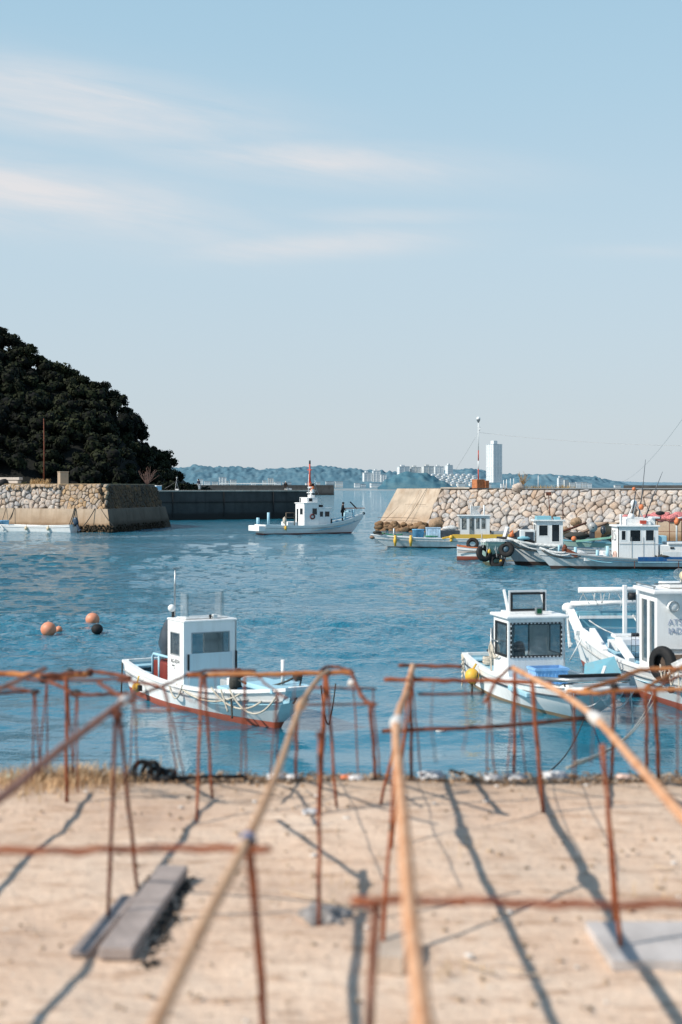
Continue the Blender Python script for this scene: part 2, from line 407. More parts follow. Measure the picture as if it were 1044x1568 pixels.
    L(m2.outputs[2],bg.inputs['Color'])
sky()

# ------------------------------------------------------------------ water
def water():
    n=NT('harbour_water'); b=n.b; g=n.n('ShaderNodeNewGeometry'); p=g.outputs['Position']
    sp=n.n('ShaderNodeSeparateXYZ'); n.l(p,sp.inputs[0])
    near=n.n('ShaderNodeMapRange'); n.l(sp.outputs[1],near.inputs[0]); near.inputs[1].default_value=24; near.inputs[2].default_value=52; near.interpolation_type='SMOOTHSTEP'
    far=n.n('ShaderNodeMapRange'); n.l(sp.outputs[1],far.inputs[0]); far.inputs[1].default_value=90; far.inputs[2].default_value=600
    patch=n.noise(p,.05,4,.55,(.55,1.5,1))          # calmer and rougher lanes
    lane=n.ramp(patch,[(.38,(.25,.25,.25)),(.62,(1,1,1))])
    w4=n.noise(p,.17,3,.6,(.8,1.1,1)); w1=n.noise(p,1.5,5,.62,(1.4,1.0,1)); w2=n.noise(p,4.0,4,.6,(1.3,1.0,1)); w3=n.noise(p,.5,4,.5,(.7,1.3,1))
    hgt=n.math('ADD',n.math('MULTIPLY',w1,.85),n.math('ADD',n.math('MULTIPLY',w2,.36),n.math('ADD',n.math('MULTIPLY',w3,.2),n.math('MULTIPLY',n.math('MULTIPLY',w4,far.outputs[0]),4.0))))
    amp=n.math('ADD',.03,n.math('MULTIPLY',near.outputs[0],.34))
    amp=n.math('MULTIPLY',amp,n.math('ADD',.35,n.math('MULTIPLY',lane,.65)))
    bp=n.n('ShaderNodeBump'); bp.inputs['Strength'].default_value=1; n.l(n.math('MULTIPLY',hgt,amp),bp.inputs['Height']); bp.inputs['Distance'].default_value=1
    n.l(bp.outputs[0],b.inputs['Normal'])
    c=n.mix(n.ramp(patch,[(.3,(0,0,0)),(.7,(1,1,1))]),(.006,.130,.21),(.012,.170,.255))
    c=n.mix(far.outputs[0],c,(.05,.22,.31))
    n.l(c,b.inputs['Base Color']); b.inputs['Roughness'].default_value=.045; b.inputs['IOR'].default_value=1.52
    b.inputs['Specular IOR Level'].default_value=.5
    import numpy as np
    f2=1423.0
    v=np.arange(f2*H/19.0,f2*H/420.0,-.62); ys=np.concatenate([[8.3,12,16],f2*H/v,[520,700,1000,1600,3000,7000,30000]])
    u=np.concatenate([[-25,-6,-2,-1,-.6,-.42],np.arange(-.30,.3001,.00080),[.42,.6,1,2,6,25]])
    Y,U=np.meshgrid(ys,u,indexing='ij'); X=U*Y
    dy=np.gradient(ys)[:,None]; dx=np.abs(Y*np.gradient(u)[None,:])
    rs=np.random.RandomState(5); Z=np.zeros_like(X)
    # slow patchiness: calmer lanes and gusts
    pat=np.zeros_like(X)
    for k in range(14):
        w=rs.uniform(9,60); th=rs.uniform(-.5,.5)+np.pi/2; pat+=np.sin((X*np.cos(th)*.6+Y*np.sin(th))*2*np.pi/w+rs.uniform(0,6.3))
    pat=1/(1+np.exp(-pat*.8)); 
    nearq=np.clip((Y-23)/26,0,1); nearq=nearq*nearq*(3-2*nearq)
    for k in range(96):
        w=.30*(4.6/.30)**rs.rand(); th=rs.normal(np.pi*.56,1.0)
        kx=2*np.pi/w*np.cos(th); ky=2*np.pi/w*np.sin(th)
        fade=np.clip(1.25-(np.abs(ky)*dy+np.abs(kx)*dx)/np.pi*.75,0,1)
        slope=.027*(1.15 if w<2 else .8)
        g=(.14+.86*nearq) if w<2.2 else (.40+.60*nearq)
        Z+=slope*w/(2*np.pi)*fade*g*(.30+.75*pat)*np.sin(kx*X+ky*Y+rs.uniform(0,6.3))
    Z[:3]=0
    ny,nx=X.shape
    co_=np.stack([X,Y,Z],-1).reshape(-1,3)
    idx=np.arange(ny*nx).reshape(ny,nx)
    q=np.stack([idx[:-1,:-1],idx[:-1,1:],idx[1:,1:],idx[1:,:-1]],-1).reshape(-1,4)
    me=bpy.data.meshes.new('water'); me.vertices.add(len(co_)); me.vertices.foreach_set('co',co_.astype(np.float32).ravel())
    me.loops.add(q.size); me.loops.foreach_set('vertex_index',q.astype(np.int32).ravel()); me.polygons.add(len(q))
    me.polygons.foreach_set('loop_start',np.arange(0,q.size,4,dtype=np.int32)); me.polygons.foreach_set('use_smooth',np.ones(len(q),dtype=bool))
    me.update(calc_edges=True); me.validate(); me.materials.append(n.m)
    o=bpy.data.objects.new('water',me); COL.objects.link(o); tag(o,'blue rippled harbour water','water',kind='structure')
water()

# ------------------------------------------------------------------ quay ground
def ground():
    n=NT('sandy_quay'); g=n.n('ShaderNodeNewGeometry'); p=g.outputs['Position']
    a=n.noise(p,.9,6,.65); c=n.ramp(a,[(.28,(.52,.37,.28)),(.48,(.685,.505,.38)),(.7,(.78,.62,.49))])
    s=n.noise(p,6,6,.72,(.6,1.7,1)); c=n.mix(n.ramp(s,[(.50,(0,0,0)),(.66,(.7,.7,.7))]),c,(.38,.225,.14))
    s2=n.noise(p,26,3,.7); c=n.mix(n.ramp(s2,[(.62,(0,0,0)),(.72,(.8,.8,.8))]),c,(.20,.13,.08))
    s3=n.noise(p,19,3,.6,(1,1,1)); c=n.mix(n.ramp(s3,[(.66,(0,0,0)),(.74,(.8,.8,.8))]),c,(.72,.65,.57))
    edge=n.n('ShaderNodeSeparateXYZ'); n.l(p,edge.inputs[0])
    mr=n.n('ShaderNodeMapRange'); n.l(n.math('ADD',edge.outputs[1],n.math('MULTIPLY',a,.6)),mr.inputs[0]); mr.inputs[1].default_value=7.8; mr.inputs[2].default_value=8.7; mr.inputs[4].default_value=.55
    c=n.mix(mr.outputs[0],c,(.36,.27,.19))
    n.l(c,n.b.inputs['Base Color']); n.b.inputs['Roughness'].default_value=.95; n.b.inputs['Specular IOR Level'].default_value=.1
    h=n.math('ADD',n.math('MULTIPLY',a,1.0),n.math('MULTIPLY',s,.4))
    n.l(n.bump(h,.8,.05,n.bump(s2,.5,.02)),n.b.inputs['Normal'])
    xs=[-120,-60,-30,-14,-8]+[-4+.08*i for i in range(101)]+[8,14,30,60,120]
    ys=[-60,-20,-6,-2,1.0]+[2+.08*i for i in range(79)]+[8.40]
    m=MB(); rows=[]
    for y in ys:
        row=[]
        for x in xs:
            z=G
            if abs(x)<5 and 1<y<8.4: z+=.03*noise.noise((x*1.1,y*1.9,0))+.012*noise.noise((x*5,y*6,3))
            if y>8.2: z-=.02
            row.append((x,y,z))
        rows.append(row)
    m.grid(rows,0,True)
    o=m.build('ground',n.m); tag(o,'dusty beige ground of the quay in the foreground','ground',kind='structure')
    m=MB(); m.box((0,8.45,G/2-.55),(240,.10,G+1.02)); o=m.build('quay_wall',CONC); tag(o,'concrete quay wall under the edge','wall',kind='structure')
ground()

# ------------------------------------------------------------------ far shore
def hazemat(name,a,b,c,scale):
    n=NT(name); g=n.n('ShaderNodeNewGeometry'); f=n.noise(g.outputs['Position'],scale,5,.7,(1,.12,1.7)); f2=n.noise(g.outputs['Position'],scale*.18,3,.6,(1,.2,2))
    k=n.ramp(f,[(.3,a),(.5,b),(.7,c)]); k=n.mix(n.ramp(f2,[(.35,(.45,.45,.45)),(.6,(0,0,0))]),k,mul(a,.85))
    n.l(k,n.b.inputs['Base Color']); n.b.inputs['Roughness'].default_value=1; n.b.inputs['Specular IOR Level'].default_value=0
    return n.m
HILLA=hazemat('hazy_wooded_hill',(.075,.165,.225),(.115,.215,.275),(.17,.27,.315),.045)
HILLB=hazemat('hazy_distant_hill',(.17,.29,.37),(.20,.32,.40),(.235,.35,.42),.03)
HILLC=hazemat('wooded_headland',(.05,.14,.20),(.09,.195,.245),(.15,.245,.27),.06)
def ridge(name,prof,d,depth,mat,seed,lump=2.5,step=1.0,label='',foot=1.0):
    m=MB(); px=prof[0][0]; xs=[]
    while px<=prof[-1][0]: xs.append(px); px+=step
    def prof_y(p):
        for (a,ya),(b,yb) in zip(prof,prof[1:]):
            if a<=p<=b:
                t=(p-a)/(b-a); t=t*t*(3-2*t); return ya+(yb-ya)*t
    rows=[]
    fr=[i/26 for i in range(27)]+[1.1,1.3,1.6]
    for k in fr:
        row=[]
        for p in xs:
            P=at(p,prof_y(p),d); hh=max(P.z,.5)
            zz=math.sin(min(k,1)*math.pi/2)**.8 if k<=1 else 1-(k-1)*1.2
            y=d-depth+depth*k
            x=P.x*(y/d)
            z=foot+ (hh-foot)*zz
            z+=lump*min(1,hh/25)*(noise.noise((x*.035+seed,y*.03,z*.05))+.7*noise.noise((x*.09+seed,y*.03,z*.12)))*min(1,k*3)
            row.append((x,y,z))
        rows.append(row)
    m.grid(rows,0,True)
    o=m.build(name,mat); tag(o,label,'hill',kind='structure'); return o
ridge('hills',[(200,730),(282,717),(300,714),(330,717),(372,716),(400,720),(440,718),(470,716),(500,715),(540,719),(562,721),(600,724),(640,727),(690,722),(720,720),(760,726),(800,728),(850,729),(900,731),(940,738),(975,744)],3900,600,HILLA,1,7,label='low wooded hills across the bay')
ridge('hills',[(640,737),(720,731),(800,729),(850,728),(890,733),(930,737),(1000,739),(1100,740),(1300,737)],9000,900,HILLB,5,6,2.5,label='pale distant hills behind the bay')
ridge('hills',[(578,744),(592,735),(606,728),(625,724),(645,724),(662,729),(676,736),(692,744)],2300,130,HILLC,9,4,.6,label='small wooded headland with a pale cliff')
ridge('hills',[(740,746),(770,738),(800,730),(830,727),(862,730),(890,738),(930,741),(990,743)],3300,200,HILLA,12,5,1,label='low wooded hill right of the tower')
m=MB()
r2=random.Random(3)
rows=[]
for k in range(7):
    rows.append([at(604+i*2.2,743.2-(6.0+3.5*math.sin(i*.9)+2.5*r2.random())*k/6*(1 if 1<i<19 else .4),2285-90+k*13) for i in range(21)])
m.grid(rows,0,False)
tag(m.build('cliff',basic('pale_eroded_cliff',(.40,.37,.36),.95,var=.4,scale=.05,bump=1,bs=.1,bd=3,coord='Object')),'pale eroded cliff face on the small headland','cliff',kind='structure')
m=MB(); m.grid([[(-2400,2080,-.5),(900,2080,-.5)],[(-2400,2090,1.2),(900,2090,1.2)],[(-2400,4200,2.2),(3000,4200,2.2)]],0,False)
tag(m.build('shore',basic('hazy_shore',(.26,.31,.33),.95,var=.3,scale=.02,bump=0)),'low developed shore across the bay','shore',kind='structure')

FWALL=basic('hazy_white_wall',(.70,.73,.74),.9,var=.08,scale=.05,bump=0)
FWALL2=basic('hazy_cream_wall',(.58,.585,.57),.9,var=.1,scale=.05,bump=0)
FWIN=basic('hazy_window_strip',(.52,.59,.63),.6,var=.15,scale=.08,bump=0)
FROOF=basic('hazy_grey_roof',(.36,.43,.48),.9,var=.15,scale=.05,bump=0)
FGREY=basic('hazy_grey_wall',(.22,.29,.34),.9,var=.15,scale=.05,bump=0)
def building(name,x0,x1,yt,yb,d,rz,label,wall=FWALL,roof=FROOF,floors=None,group=None,depth=.6,pent=True,cat='building'):
    P0=at(x0,yb,d); P1=at(x1,yt,d); Wd=P1.x-P0.x; Hh=max(P1.z-P0.z,2.0); zb=P0.z
    c=abs(math.cos(rz)); s=abs(math.sin(rz)); w=Wd/(c+s*depth); dp=w*depth
    o=empty(name,((P0.x+P1.x)/2,d,zb-1.0),rz,label,cat,group)
    m=MB(); m.box((0,0,Hh/2+.5),(w,dp,Hh+1)); m.build('wall',wall,o)
    fl=floors or max(1,int(Hh/3.2)); fh=Hh/fl
    for k in range(fl):
        z=1+(k+.52)*fh
        m=MB(); m.box((0,0,z),(w+.3,dp+.3,fh*.42)); m.build('window_band',FWIN,o)
    nb=max(2,int(w/8)) if Hh>12 else 0
    for i in range(nb+1 if nb else 0):
        m=MB(); m.box((-w/2+w*i/nb,-dp/2-.1,Hh/2+.5),(1.1,.7,Hh)); m.build('pier_strip',wall,o)
    m=MB(); m.box((0,0,Hh+1.25),(w+1,dp+1,.5)); m.build('roof',roof,o)
    if pent and Hh>14:
        m=MB(); m.box((-w*.1,0,Hh+3),(w*.34,dp*.5,3.2)); m.build('roof_house',wall,o)
    return o
# the tower: slim octagon-like plan, ribs between the bays
def tower():
    d=2700; P=at(756.5,738,d); T=at(756.5,680,d); Hh=T.z-P.z
    o=empty('high_rise_tower',(P.x,d,P.z-1),R(33),'tall slim white residential tower rising above the far shore','building')
    a=20.5
    m=MB(); m.box((0,0,Hh/2),(a,a,Hh)); m.build('wall',FWALL,o)
    for k in range(26):
        z=2+Hh*(k+.4)/26.3
        m=MB(); m.box((0,0,z),(a+.3,a+.3,1.2)); m.build('window_band',FWIN,o)
    for s in (-1,1):
        for i in (-1.5,-.5,.5,1.5):
            m=MB(); m.box((i*6.4,s*(a/2+.35),Hh/2),(1.7,.7,Hh)); m.build('pilaster',FWALL,o)
            m=MB(); m.box((s*(a/2+.35),i*6.4,Hh/2),(.7,1.7,Hh)); m.build('pilaster',FWALL,o)
    m=MB(); m.box((0,0,Hh+.4),(a+1.2,a+1.2,.9)); m.build('roof',FROOF,o)
    m=MB(); m.box((-2,-2,Hh+4),(9,9,6.4)); m.build('roof_house',FWALL,o)
    m=MB(); m.box((0,0,Hh*.42),(a+1.3,a+1.3,1.0)); m.build('ledge',FWALL,o)
tower()
B=building
B('apartment_block',608,627,714.5,730,3000,R(20),'wide white apartment block on the ridge, left of the pair above the headland')
B('apartment_block',627.5,644,715.5,730,3010,R(14),'white apartment block on the ridge, right of the pair above the headland',FWALL2)
B('apartment_block',646,664,714,731,3000,R(16),'cream apartment slab on the ridge beside the narrow block',FWALL2)
B('apartment_block',664.5,679,714.5,732,3040,R(12),'white apartment slab joined to the cream one on the ridge')
B('apartment_block',681.5,693,712.5,729,2950,R(38),'narrow tall white block nearest the terraced houses')
B('apartment_block',555,569,724,736.5,2900,R(20),'small grey white block left of the stepped one on the far shore')
B('apartment_block',570,582,721,737,2900,R(14),'stepped white block on the far shore, taller half')
B('apartment_block',582.5,591,727,737.5,2890,R(14),'stepped white block on the far shore, lower half')
B('apartment_block',853,862,732,746,2600,R(24),'white block standing alone right of the tower, wider part')
B('apartment_block',862.5,870,735,746,2600,R(24),'lower wing of the lone white block right of the tower',FWALL2)
for i,(a,b,t) in enumerate([(871,880,739),(881,889,738.5),(890,898,738.7),(899,906,740)]):
    B('low_building',a,b,t,746,2600,R(10),'pale low apartment row right of the lone white block',[FWALL2,FWALL][i%2],group='low rows on the far shore',pent=False)
low=[(296,302,741,FWALL2,'small cream house at the left end of the far shore'),(302,311,734,FWALL,'white block with a dark side at the left end of the far shore'),(312,322,737,FWALL,'squat white block next to the dark hill foot'),
 (324,334,738,FWALL2,'cream low building left of the stepped white hotel'),(335,346,731,FWALL,'stepped white hotel on the far shore'),(346,350,737,FWALL2,'low wing beside the stepped white hotel'),(352,362,735,FWALL2,'cream hall right of the stepped hotel'),
 (384,392,739,FWALL,'small white house behind the long pier roof'),(402,408,736,FWALL2,'cream house left of the square block on the far shore'),(410,418,732.5,FWALL2,'square cream block above the long roofs'),(419,430,738,FWALL,'white shed right of the square cream block'),
 (432,446,739,FGREY,'grey shed behind the moving boat'),(467,482,740,FWALL,'long white shed right of the red mast'),(484,490,739,FWALL2,'small cream shed right of the red mast'),
 (498,511,737.5,FGREY,'grey warehouse on the far shore'),(512,525,737.5,FWALL2,'cream warehouse beside the grey one'),(542,551,740,FWALL,'small white harbour shed under the wooded hill'),(552,560,741.5,FROOF,'grey roofed harbour shed under the wooded hill'),(566,586,740,FWALL,'long white harbour hall left of the headland'),
 (700,712,740,FWALL2,'cream building behind the lamp mast'),(741,752,741,FWALL2,'low cream annex at the foot of the tower'),(766,776,741,FWALL,'low white annex right of the tower'),(784,790,743,FWALL,'small white house right of the tower'),(940,950,743,FWALL2,'tiny cream house at the right end of the far hills')]
for (a,b,t,w,l) in low:
    B('low_building',a,b,t,745.6,2250,R(12),l,w,pent=False,floors=max(1,int((745.6-t)/3)))
o=empty('pier_hall',at(380,743,2150),0,'long low white pier roof carried on many posts across the bay','building')
m=MB(); m.box((0,0,2.6),(86,16,1.2)); m.build('roof',FWALL,o)
for i in range(22): m=MB(); m.box((-42+i*4,-7,-.5),(.7,.7,5.2)); m.build('post',FWALL2,o)
# terraces of white houses on the slope
hn=0
for row in range(7):
    for i in range(7):
        px=663+row*3.4+i*9.4+(row%2)*3; py=726.5+row*2.55
        if px>741 or px<660: continue
        d=2850-row*45; P=at(px,py+2.4,d)
        hw=7.0*(1+.1*r2.uniform(-1,1))
        o=empty('terraced_house',P,R(28+r2.uniform(-6,6)),'small white house with a sloping roof in the terraces below the ridge','house','white houses terraced on the far slope')
        m=MB(); m.box((0,0,1.7),(hw,6,3.6)); m.build('wall',[FWALL,FWALL2][(row+i)%2],o)
        m=MB(); m.poly([(-hw/2-.3,-3.4,3.2),(hw/2+.3,-3.4,3.2),(hw/2+.3,3.4,5.0),(-hw/2-.3,3.4,5.0)]); m.poly([(hw/2+.3,3.4,3.2),(-hw/2-.3,3.4,3.2),(-hw/2-.3,3.4,5),(hw/2+.3,3.4,5)])
        m.build('roof',FROOF,o); hn+=1
for px in (781.5,786.5): 
    P=at(px,745,2300); m=MB(); m.tube([(0,0,0),(0,0,13)],[.8,.6],6); tag(m.build('chimney_stack',FWALL,loc=P),'slim white stack right of the tower','chimney','pair of slim stacks on the far shore')

# ------------------------------------------------------------------ dark wooded hill on the left
PROF=[(-700,330),(-400,395),(-200,450),(-80,490),(0,513),(40,541),(75,556),(115,580),(160,596),(190,630),(215,660),(225,682),(255,697),(290,737),(296,748),(304,752)]
def silh(px):
    for (a,ya),(b,yb) in zip(PROF,PROF[1:]):
        if a<=px<=b: return ya+(yb-ya)*(px-a)/(b-a)
    return PROF[0][1] if px<PROF[0][0] else 752
RD=240.0
def hz(x,y):
    px=522+x*F/RD; top=H+(746-silh(px))*RD/F-1.2
    lo=214 if x>-34 else 208
    if y<=RD: k=max(0,min(1,(y-lo)/(RD-lo))); k=k**.62
    else: k=max(0,1-(y-RD)/90)
    return max(-1,top*k) + (0 if top<3 else 1.2*noise.noise((x*.12,y*.12,2)))
def hill():
    m=MB(); rows=[]
    for j in range(44):
        y=206+j*2.6; rows.append([(x,y,hz(x,y)-.6) for x in [-150+2.6*i for i in range(50)]])
    m.grid(rows,0,True)
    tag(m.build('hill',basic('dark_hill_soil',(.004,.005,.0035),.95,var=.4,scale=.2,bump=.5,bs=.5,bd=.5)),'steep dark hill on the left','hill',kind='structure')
hill()
def leafmat(name,cols):
    n=NT(name); g=n.n('ShaderNodeNewGeometry')
    f=n.noise(g.outputs['Position'],.16,3,.6)
    c=n.ramp(g.outputs['Random Per Island'],cols)
    c=n.mix(n.ramp(f,[(.4,(0,0,0)),(.72,(.6,.6,.6))]),c,mul(cols[-1][1],1.25))
    n.l(c,n.b.inputs['Base Color']); n.b.inputs['Roughness'].default_value=.75; n.b.inputs['Specular IOR Level'].default_value=.12
    return n.m
LEAF=leafmat('dark_evergreen_leaves',[(0,(.003,.0045,.0035)),(.7,(.006,.008,.005)),(.93,(.014,.018,.009)),(1,(.035,.042,.018))])  # brighter stops paint sparse lit leaves, near-black ones carry the hillside's shade
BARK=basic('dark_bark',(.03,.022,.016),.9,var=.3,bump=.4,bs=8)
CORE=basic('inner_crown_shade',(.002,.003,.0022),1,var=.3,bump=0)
def crown(m,c,r,rr,nl=7,per=44,core=None,leaf=.42):
    for k in range(nl):
        a=rr.uniform(0,6.28); e=rr.uniform(-.35,1); q=r*.62*math.sqrt(rr.random())
        lc=Vector(c)+Vector((math.cos(a)*q*1.15,math.sin(a)*q*1.15,r*.42*e)); lr=r*rr.uniform(.36,.6)
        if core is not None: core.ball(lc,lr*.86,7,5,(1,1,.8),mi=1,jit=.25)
        for _ in range(per):
            v=Vector((rr.gauss(0,1),rr.gauss(0,1),rr.gauss(0,1)+.25)).normalized()
            p=lc+Vector((v.x,v.y,v.z*.82))*lr*rr.uniform(.78,1.34)
            t=v.cross(Vector((rr.gauss(0,1),rr.gauss(0,1),rr.gauss(0,1)))).normalized(); b=v.cross(t)
            t=(t+v*rr.uniform(-.6,.6)).normalized(); s=leaf*rr.uniform(.5,1.2)
            m.poly([p-t*s,p+b*s*.6,p+t*s,p-b*s*.6],0)
def forest():
    rr=random.Random(21); m=MB(); core=m
    pts=[]
    for j in range(11):
        y=213+j*2.8
        x=-62+rr.uniform(0,3)
        while x<-21.5:
            z=hz(x,y)
            if z>.3: pts.append((x+rr.uniform(-.9,.9),y+rr.uniform(-1,1),z))
            x+=rr.uniform(2.1,3.3)
    x=-130
    while x<-62:
        for y in (214,222,230,238): pts.append((x,y+rr.uniform(-2,2),hz(x,y)))
        x+=5
    for (x,y,z) in pts:
        r=rr.uniform(1.4,2.3)*(.8 if x>-34 else 1.05)
        crown(m,(x,y,z+r*.25),r,rr,6,56,core,.36)
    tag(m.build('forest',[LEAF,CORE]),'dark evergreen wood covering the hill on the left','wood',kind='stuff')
    # trees one can pick out on the skyline
    for i,px in enumerate([2,14,27,40,58,74,92,108,124,141,156,168,180,191,201,209,219,230,241,252,262]):
        rx=(px+rr.uniform(-3,3)-522)*RD/F; z=hz(rx,RD)
        hgt=rr.uniform(1.6,2.6)*(.9 if px>215 else 1); r=hgt*.7
        o=empty('evergreen_tree',(rx,RD+rr.uniform(-1.5,1),z-.4),rr.uniform(0,6),'dark round crowned evergreen tree standing on the hill skyline','tree','evergreen trees along the hill skyline')
        t=MB(); t.tube([(0,0,-.6),(.1,0,hgt*.4),(.05,.1,hgt*.75)],[.22,.16,.09],7)
        for k in range(4):
            a=rr.uniform(0,6.28); t.tube([(.08,0,hgt*.4),(math.cos(a)*r*.35,math.sin(a)*r*.35,hgt*.62),(math.cos(a)*r*.7,math.sin(a)*r*.7,hgt*.8)],[.1,.07,.03],5)
        t.build('trunk',BARK,o)
        c=MB(); crown(c,(0,0,hgt*.72),r,rr,8,52,None,.34); c.build('crown',LEAF,o)
forest()
# ------------------------------------------------------------------ left pier
def prism(m,bot,top,z0,z1,mi=0,cap=True):
    n=len(bot)
    for k in range(n):
        a=bot[k]; b=bot[(k+1)%n]; c=top[(k+1)%n]; d=top[k]
        m.poly([(a[0],a[1],z0),(b[0],b[1],z0),(c[0],c[1],z1),(d[0],d[1],z1)],mi)
    if cap: m.poly([(p[0],p[1],z1) for p in top],mi)
STONED=stonemat('shaded_weathered_masonry',[(0,(.10,.075,.05)),(.4,(.07,.06,.05)),(.75,(.13,.085,.05)),(1,(.06,.055,.05))])  # weathered stone, darkened further to paint the right face's shade
def left_pier():
    o=empty('stone_pier',(-24.3,148,0),0,'old stone pier on the left with a concrete foot and ochre masonry corner','pier')
    u=Vector((-.876,.483,0)); w=Vector((.18,.98,0)).normalized()
    A=u*44; Bp=Vector((0,0,0)); C=w*20
    D=A+w*30; E=C+Vector((-8,14,0))
    nf=Vector((-.483,-.876,0)); nr=Vector((w.y,-w.x,0))
    def off(p,f,r): return p+nf*f+nr*r
    dt=nf.x*nr.y-nf.y*nr.x
    def corner(f,r): return Vector(((f*nr.y-r*nf.y)/dt,(nf.x*r-nr.x*f)/dt,0))
    bot=[off(A,.35,0),corner(.35,.75),off(C,0,.75)+w*1.2,E,D]; top=[off(A,0,0),Bp,C,E,D]
    m=MB(); prism(m,bot,top,-1.5,2.42); m.m[1]=1; m.m[2]=1; m.build('concrete_foot',[CONC,concrete('shaded_side_concrete',(.15,.125,.10),(.05,.04,.03),.9,.5)],o)  # right side gets a darker concrete that paints its shade
    # stone wall above, stepped back
    s=.35; b2=[off(A,-s,0),corner(-s,-s),off(C,0,-s),E,D]; t2=[off(A,-s-.5,0),corner(-s-.5,-s-.9),off(C,0,-s-.9)-w*.5,E,D]
    m=MB(); prism(m,b2,t2,2.42,5.0); m.build('core_wall',MORTAR,o)
    m=MB()
    b0=b2[1]; a0=b2[0]; vv=(t2[1]-b2[1]); 
    # loose granite on the left, coursed ochre masonry near the corner
    U=(a0-b0).normalized(); V=Vector((nf.x*-.5,nf.y*-.5,2.58)); N=U.cross(V).normalized()
    if N.dot(nf)<0: N=-N
    stones(m,b0+Vector((0,0,2.42))+U*6.2+N*.04,U,V,N,37,2.55,.70,11,.03,.22)
    m.build('granite_facing',STONE,o)
    m=MB()
    stones(m,b0+Vector((0,0,2.42))+N*.05,U,V,N,6.2,2.62,.60,12,.02,.12)
    stones(m,b0+Vector((0,0,4.55))+N*.04+U*6.2,U,V,N,7.5,.45,.5,14,.02,.1)
    m.build('ochre_masonry',STONEO,o); m=MB()
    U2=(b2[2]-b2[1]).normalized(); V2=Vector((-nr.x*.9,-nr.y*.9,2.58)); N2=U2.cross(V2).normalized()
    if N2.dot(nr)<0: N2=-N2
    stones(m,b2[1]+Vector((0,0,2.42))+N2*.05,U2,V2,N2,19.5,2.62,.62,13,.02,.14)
    m.build('shaded_masonry',STONED,o)
    m=MB(); prism(m,[off(A,-s-.45,0),corner(-s-.45,-s-.85),off(C,0,-s-.85),E,D],[off(A,-s-.5,0),corner(-s-.5,-s-.9),off(C,0,-s-.9),E,D],5.0,5.06)
    m.build('earth_top',basic('dry_pier_earth',(.38,.28,.17),.95,var=.4,scale=1,bump=.4,bs=4),o)
    # barnacle crust at the tide line of the lit foot
    m=MB(); r=random.Random(5)
    for i in range(420):
        t=r.uniform(-.2,1); q=(nf*.35-Vector((0,0,0)))
        p=(U*(t*5) if r.random()<.35 else w*r.uniform(0,19)+nr*.6)+nf*.33+Vector((0,0,r.uniform(.0,.75)**1.2))
        if p.dot(U)>0 and r.random()<.3: continue
        m.ball(p,r.uniform(.06,.16),6,4,jit=.4)
    tag(m.build('barnacles',basic('tide_crust',(.035,.026,.016),.95,var=.6,bump=.5),o),kind='stuff')
    return u,nf
PU,PN=left_pier()
PC=Vector((-24.3,148,0))
def pier(a,b,z): return PC+PU*a-PN*b+Vector((0,0,z))     # along the pier, back from its face
m=MB(); m.box((0,0,.62),(.95,.95,1.3),.5); m.box((0,0,1.3),(1.02,1.02,.12),.5)
tag(m.build('stone_bollard',CONC,loc=pier(8.6,3.2,5.05),bevel=.04),'square stone bollard standing on the left pier','bollard')
for i,(a,z,l) in enumerate([(15.6,.18,4.5),(15.9,.55,5.5)]):
    m=MB(); m.box((0,0,0),(l,.6,.3),math.atan2(PU.y,PU.x)); tag(m.build('squared_timber',basic('bleached_timber',(.55,.48,.42),.85,var=.25,bump=.3,sc=(1,6,6)),loc=pier(a,1.6,5.08+z),bevel=.03),['lower bleached beam in the pile at the left end of the pier','upper bleached beam in the pile at the left end of the pier'][i],'timber')
m=MB(); m.ball((0,0,.15),.45,9,6,(1.3,1,.8),jit=.5); tag(m.build('tarp_bundle',BLACKR,loc=pier(15.2,1.0,5.1)),'dark tarp bundle in front of the bleached beams on the pier','bundle')
m=MB(); m.tube([(0,0,0),(.05,0,4),(0,0,7.3)],[.09,.075,.05],7); tag(m.build('rusty_mast',RUSTD,loc=pier(12.0,4,5)),'thin rusty mast standing on the left pier before the dark hill','mast')
def bush(loc,h,mat,label,seed,name='bare_shrub',n=26):
    r=random.Random(seed); o=empty(name,loc,0,label,'shrub'); m=MB()
    for k in range(n):
        a=r.uniform(0,6.28); t=r.uniform(.15,.8); L=h*r.uniform(.5,1)
        p=[Vector((0,0,0))]; d=Vector((math.cos(a)*t,math.sin(a)*t,1)).normalized()
        for j in range(4):
            d=(d+Vector((r.uniform(-.3,.3),r.uniform(-.3,.3),r.uniform(-.1,.2)))).normalized(); p.append(p[-1]+d*L/4)
        m.tube(p,[.035,.028,.02,.014,.008],4)
        for j in (2,3):
            e=(d+Vector((r.uniform(-1,1),r.uniform(-1,1),.3))).normalized(); m.tube([p[j],p[j]+e*L*.3],[.014,.006],3)
    m.build('branches',mat,o)
    return o
TWIG=basic('reddish_bare_twigs',(.20,.12,.10),.9,var=.3,bump=0)
bush(pier(-.6,6,4.9),2.2,TWIG,'bare reddish shrub on the end of the left pier',4)
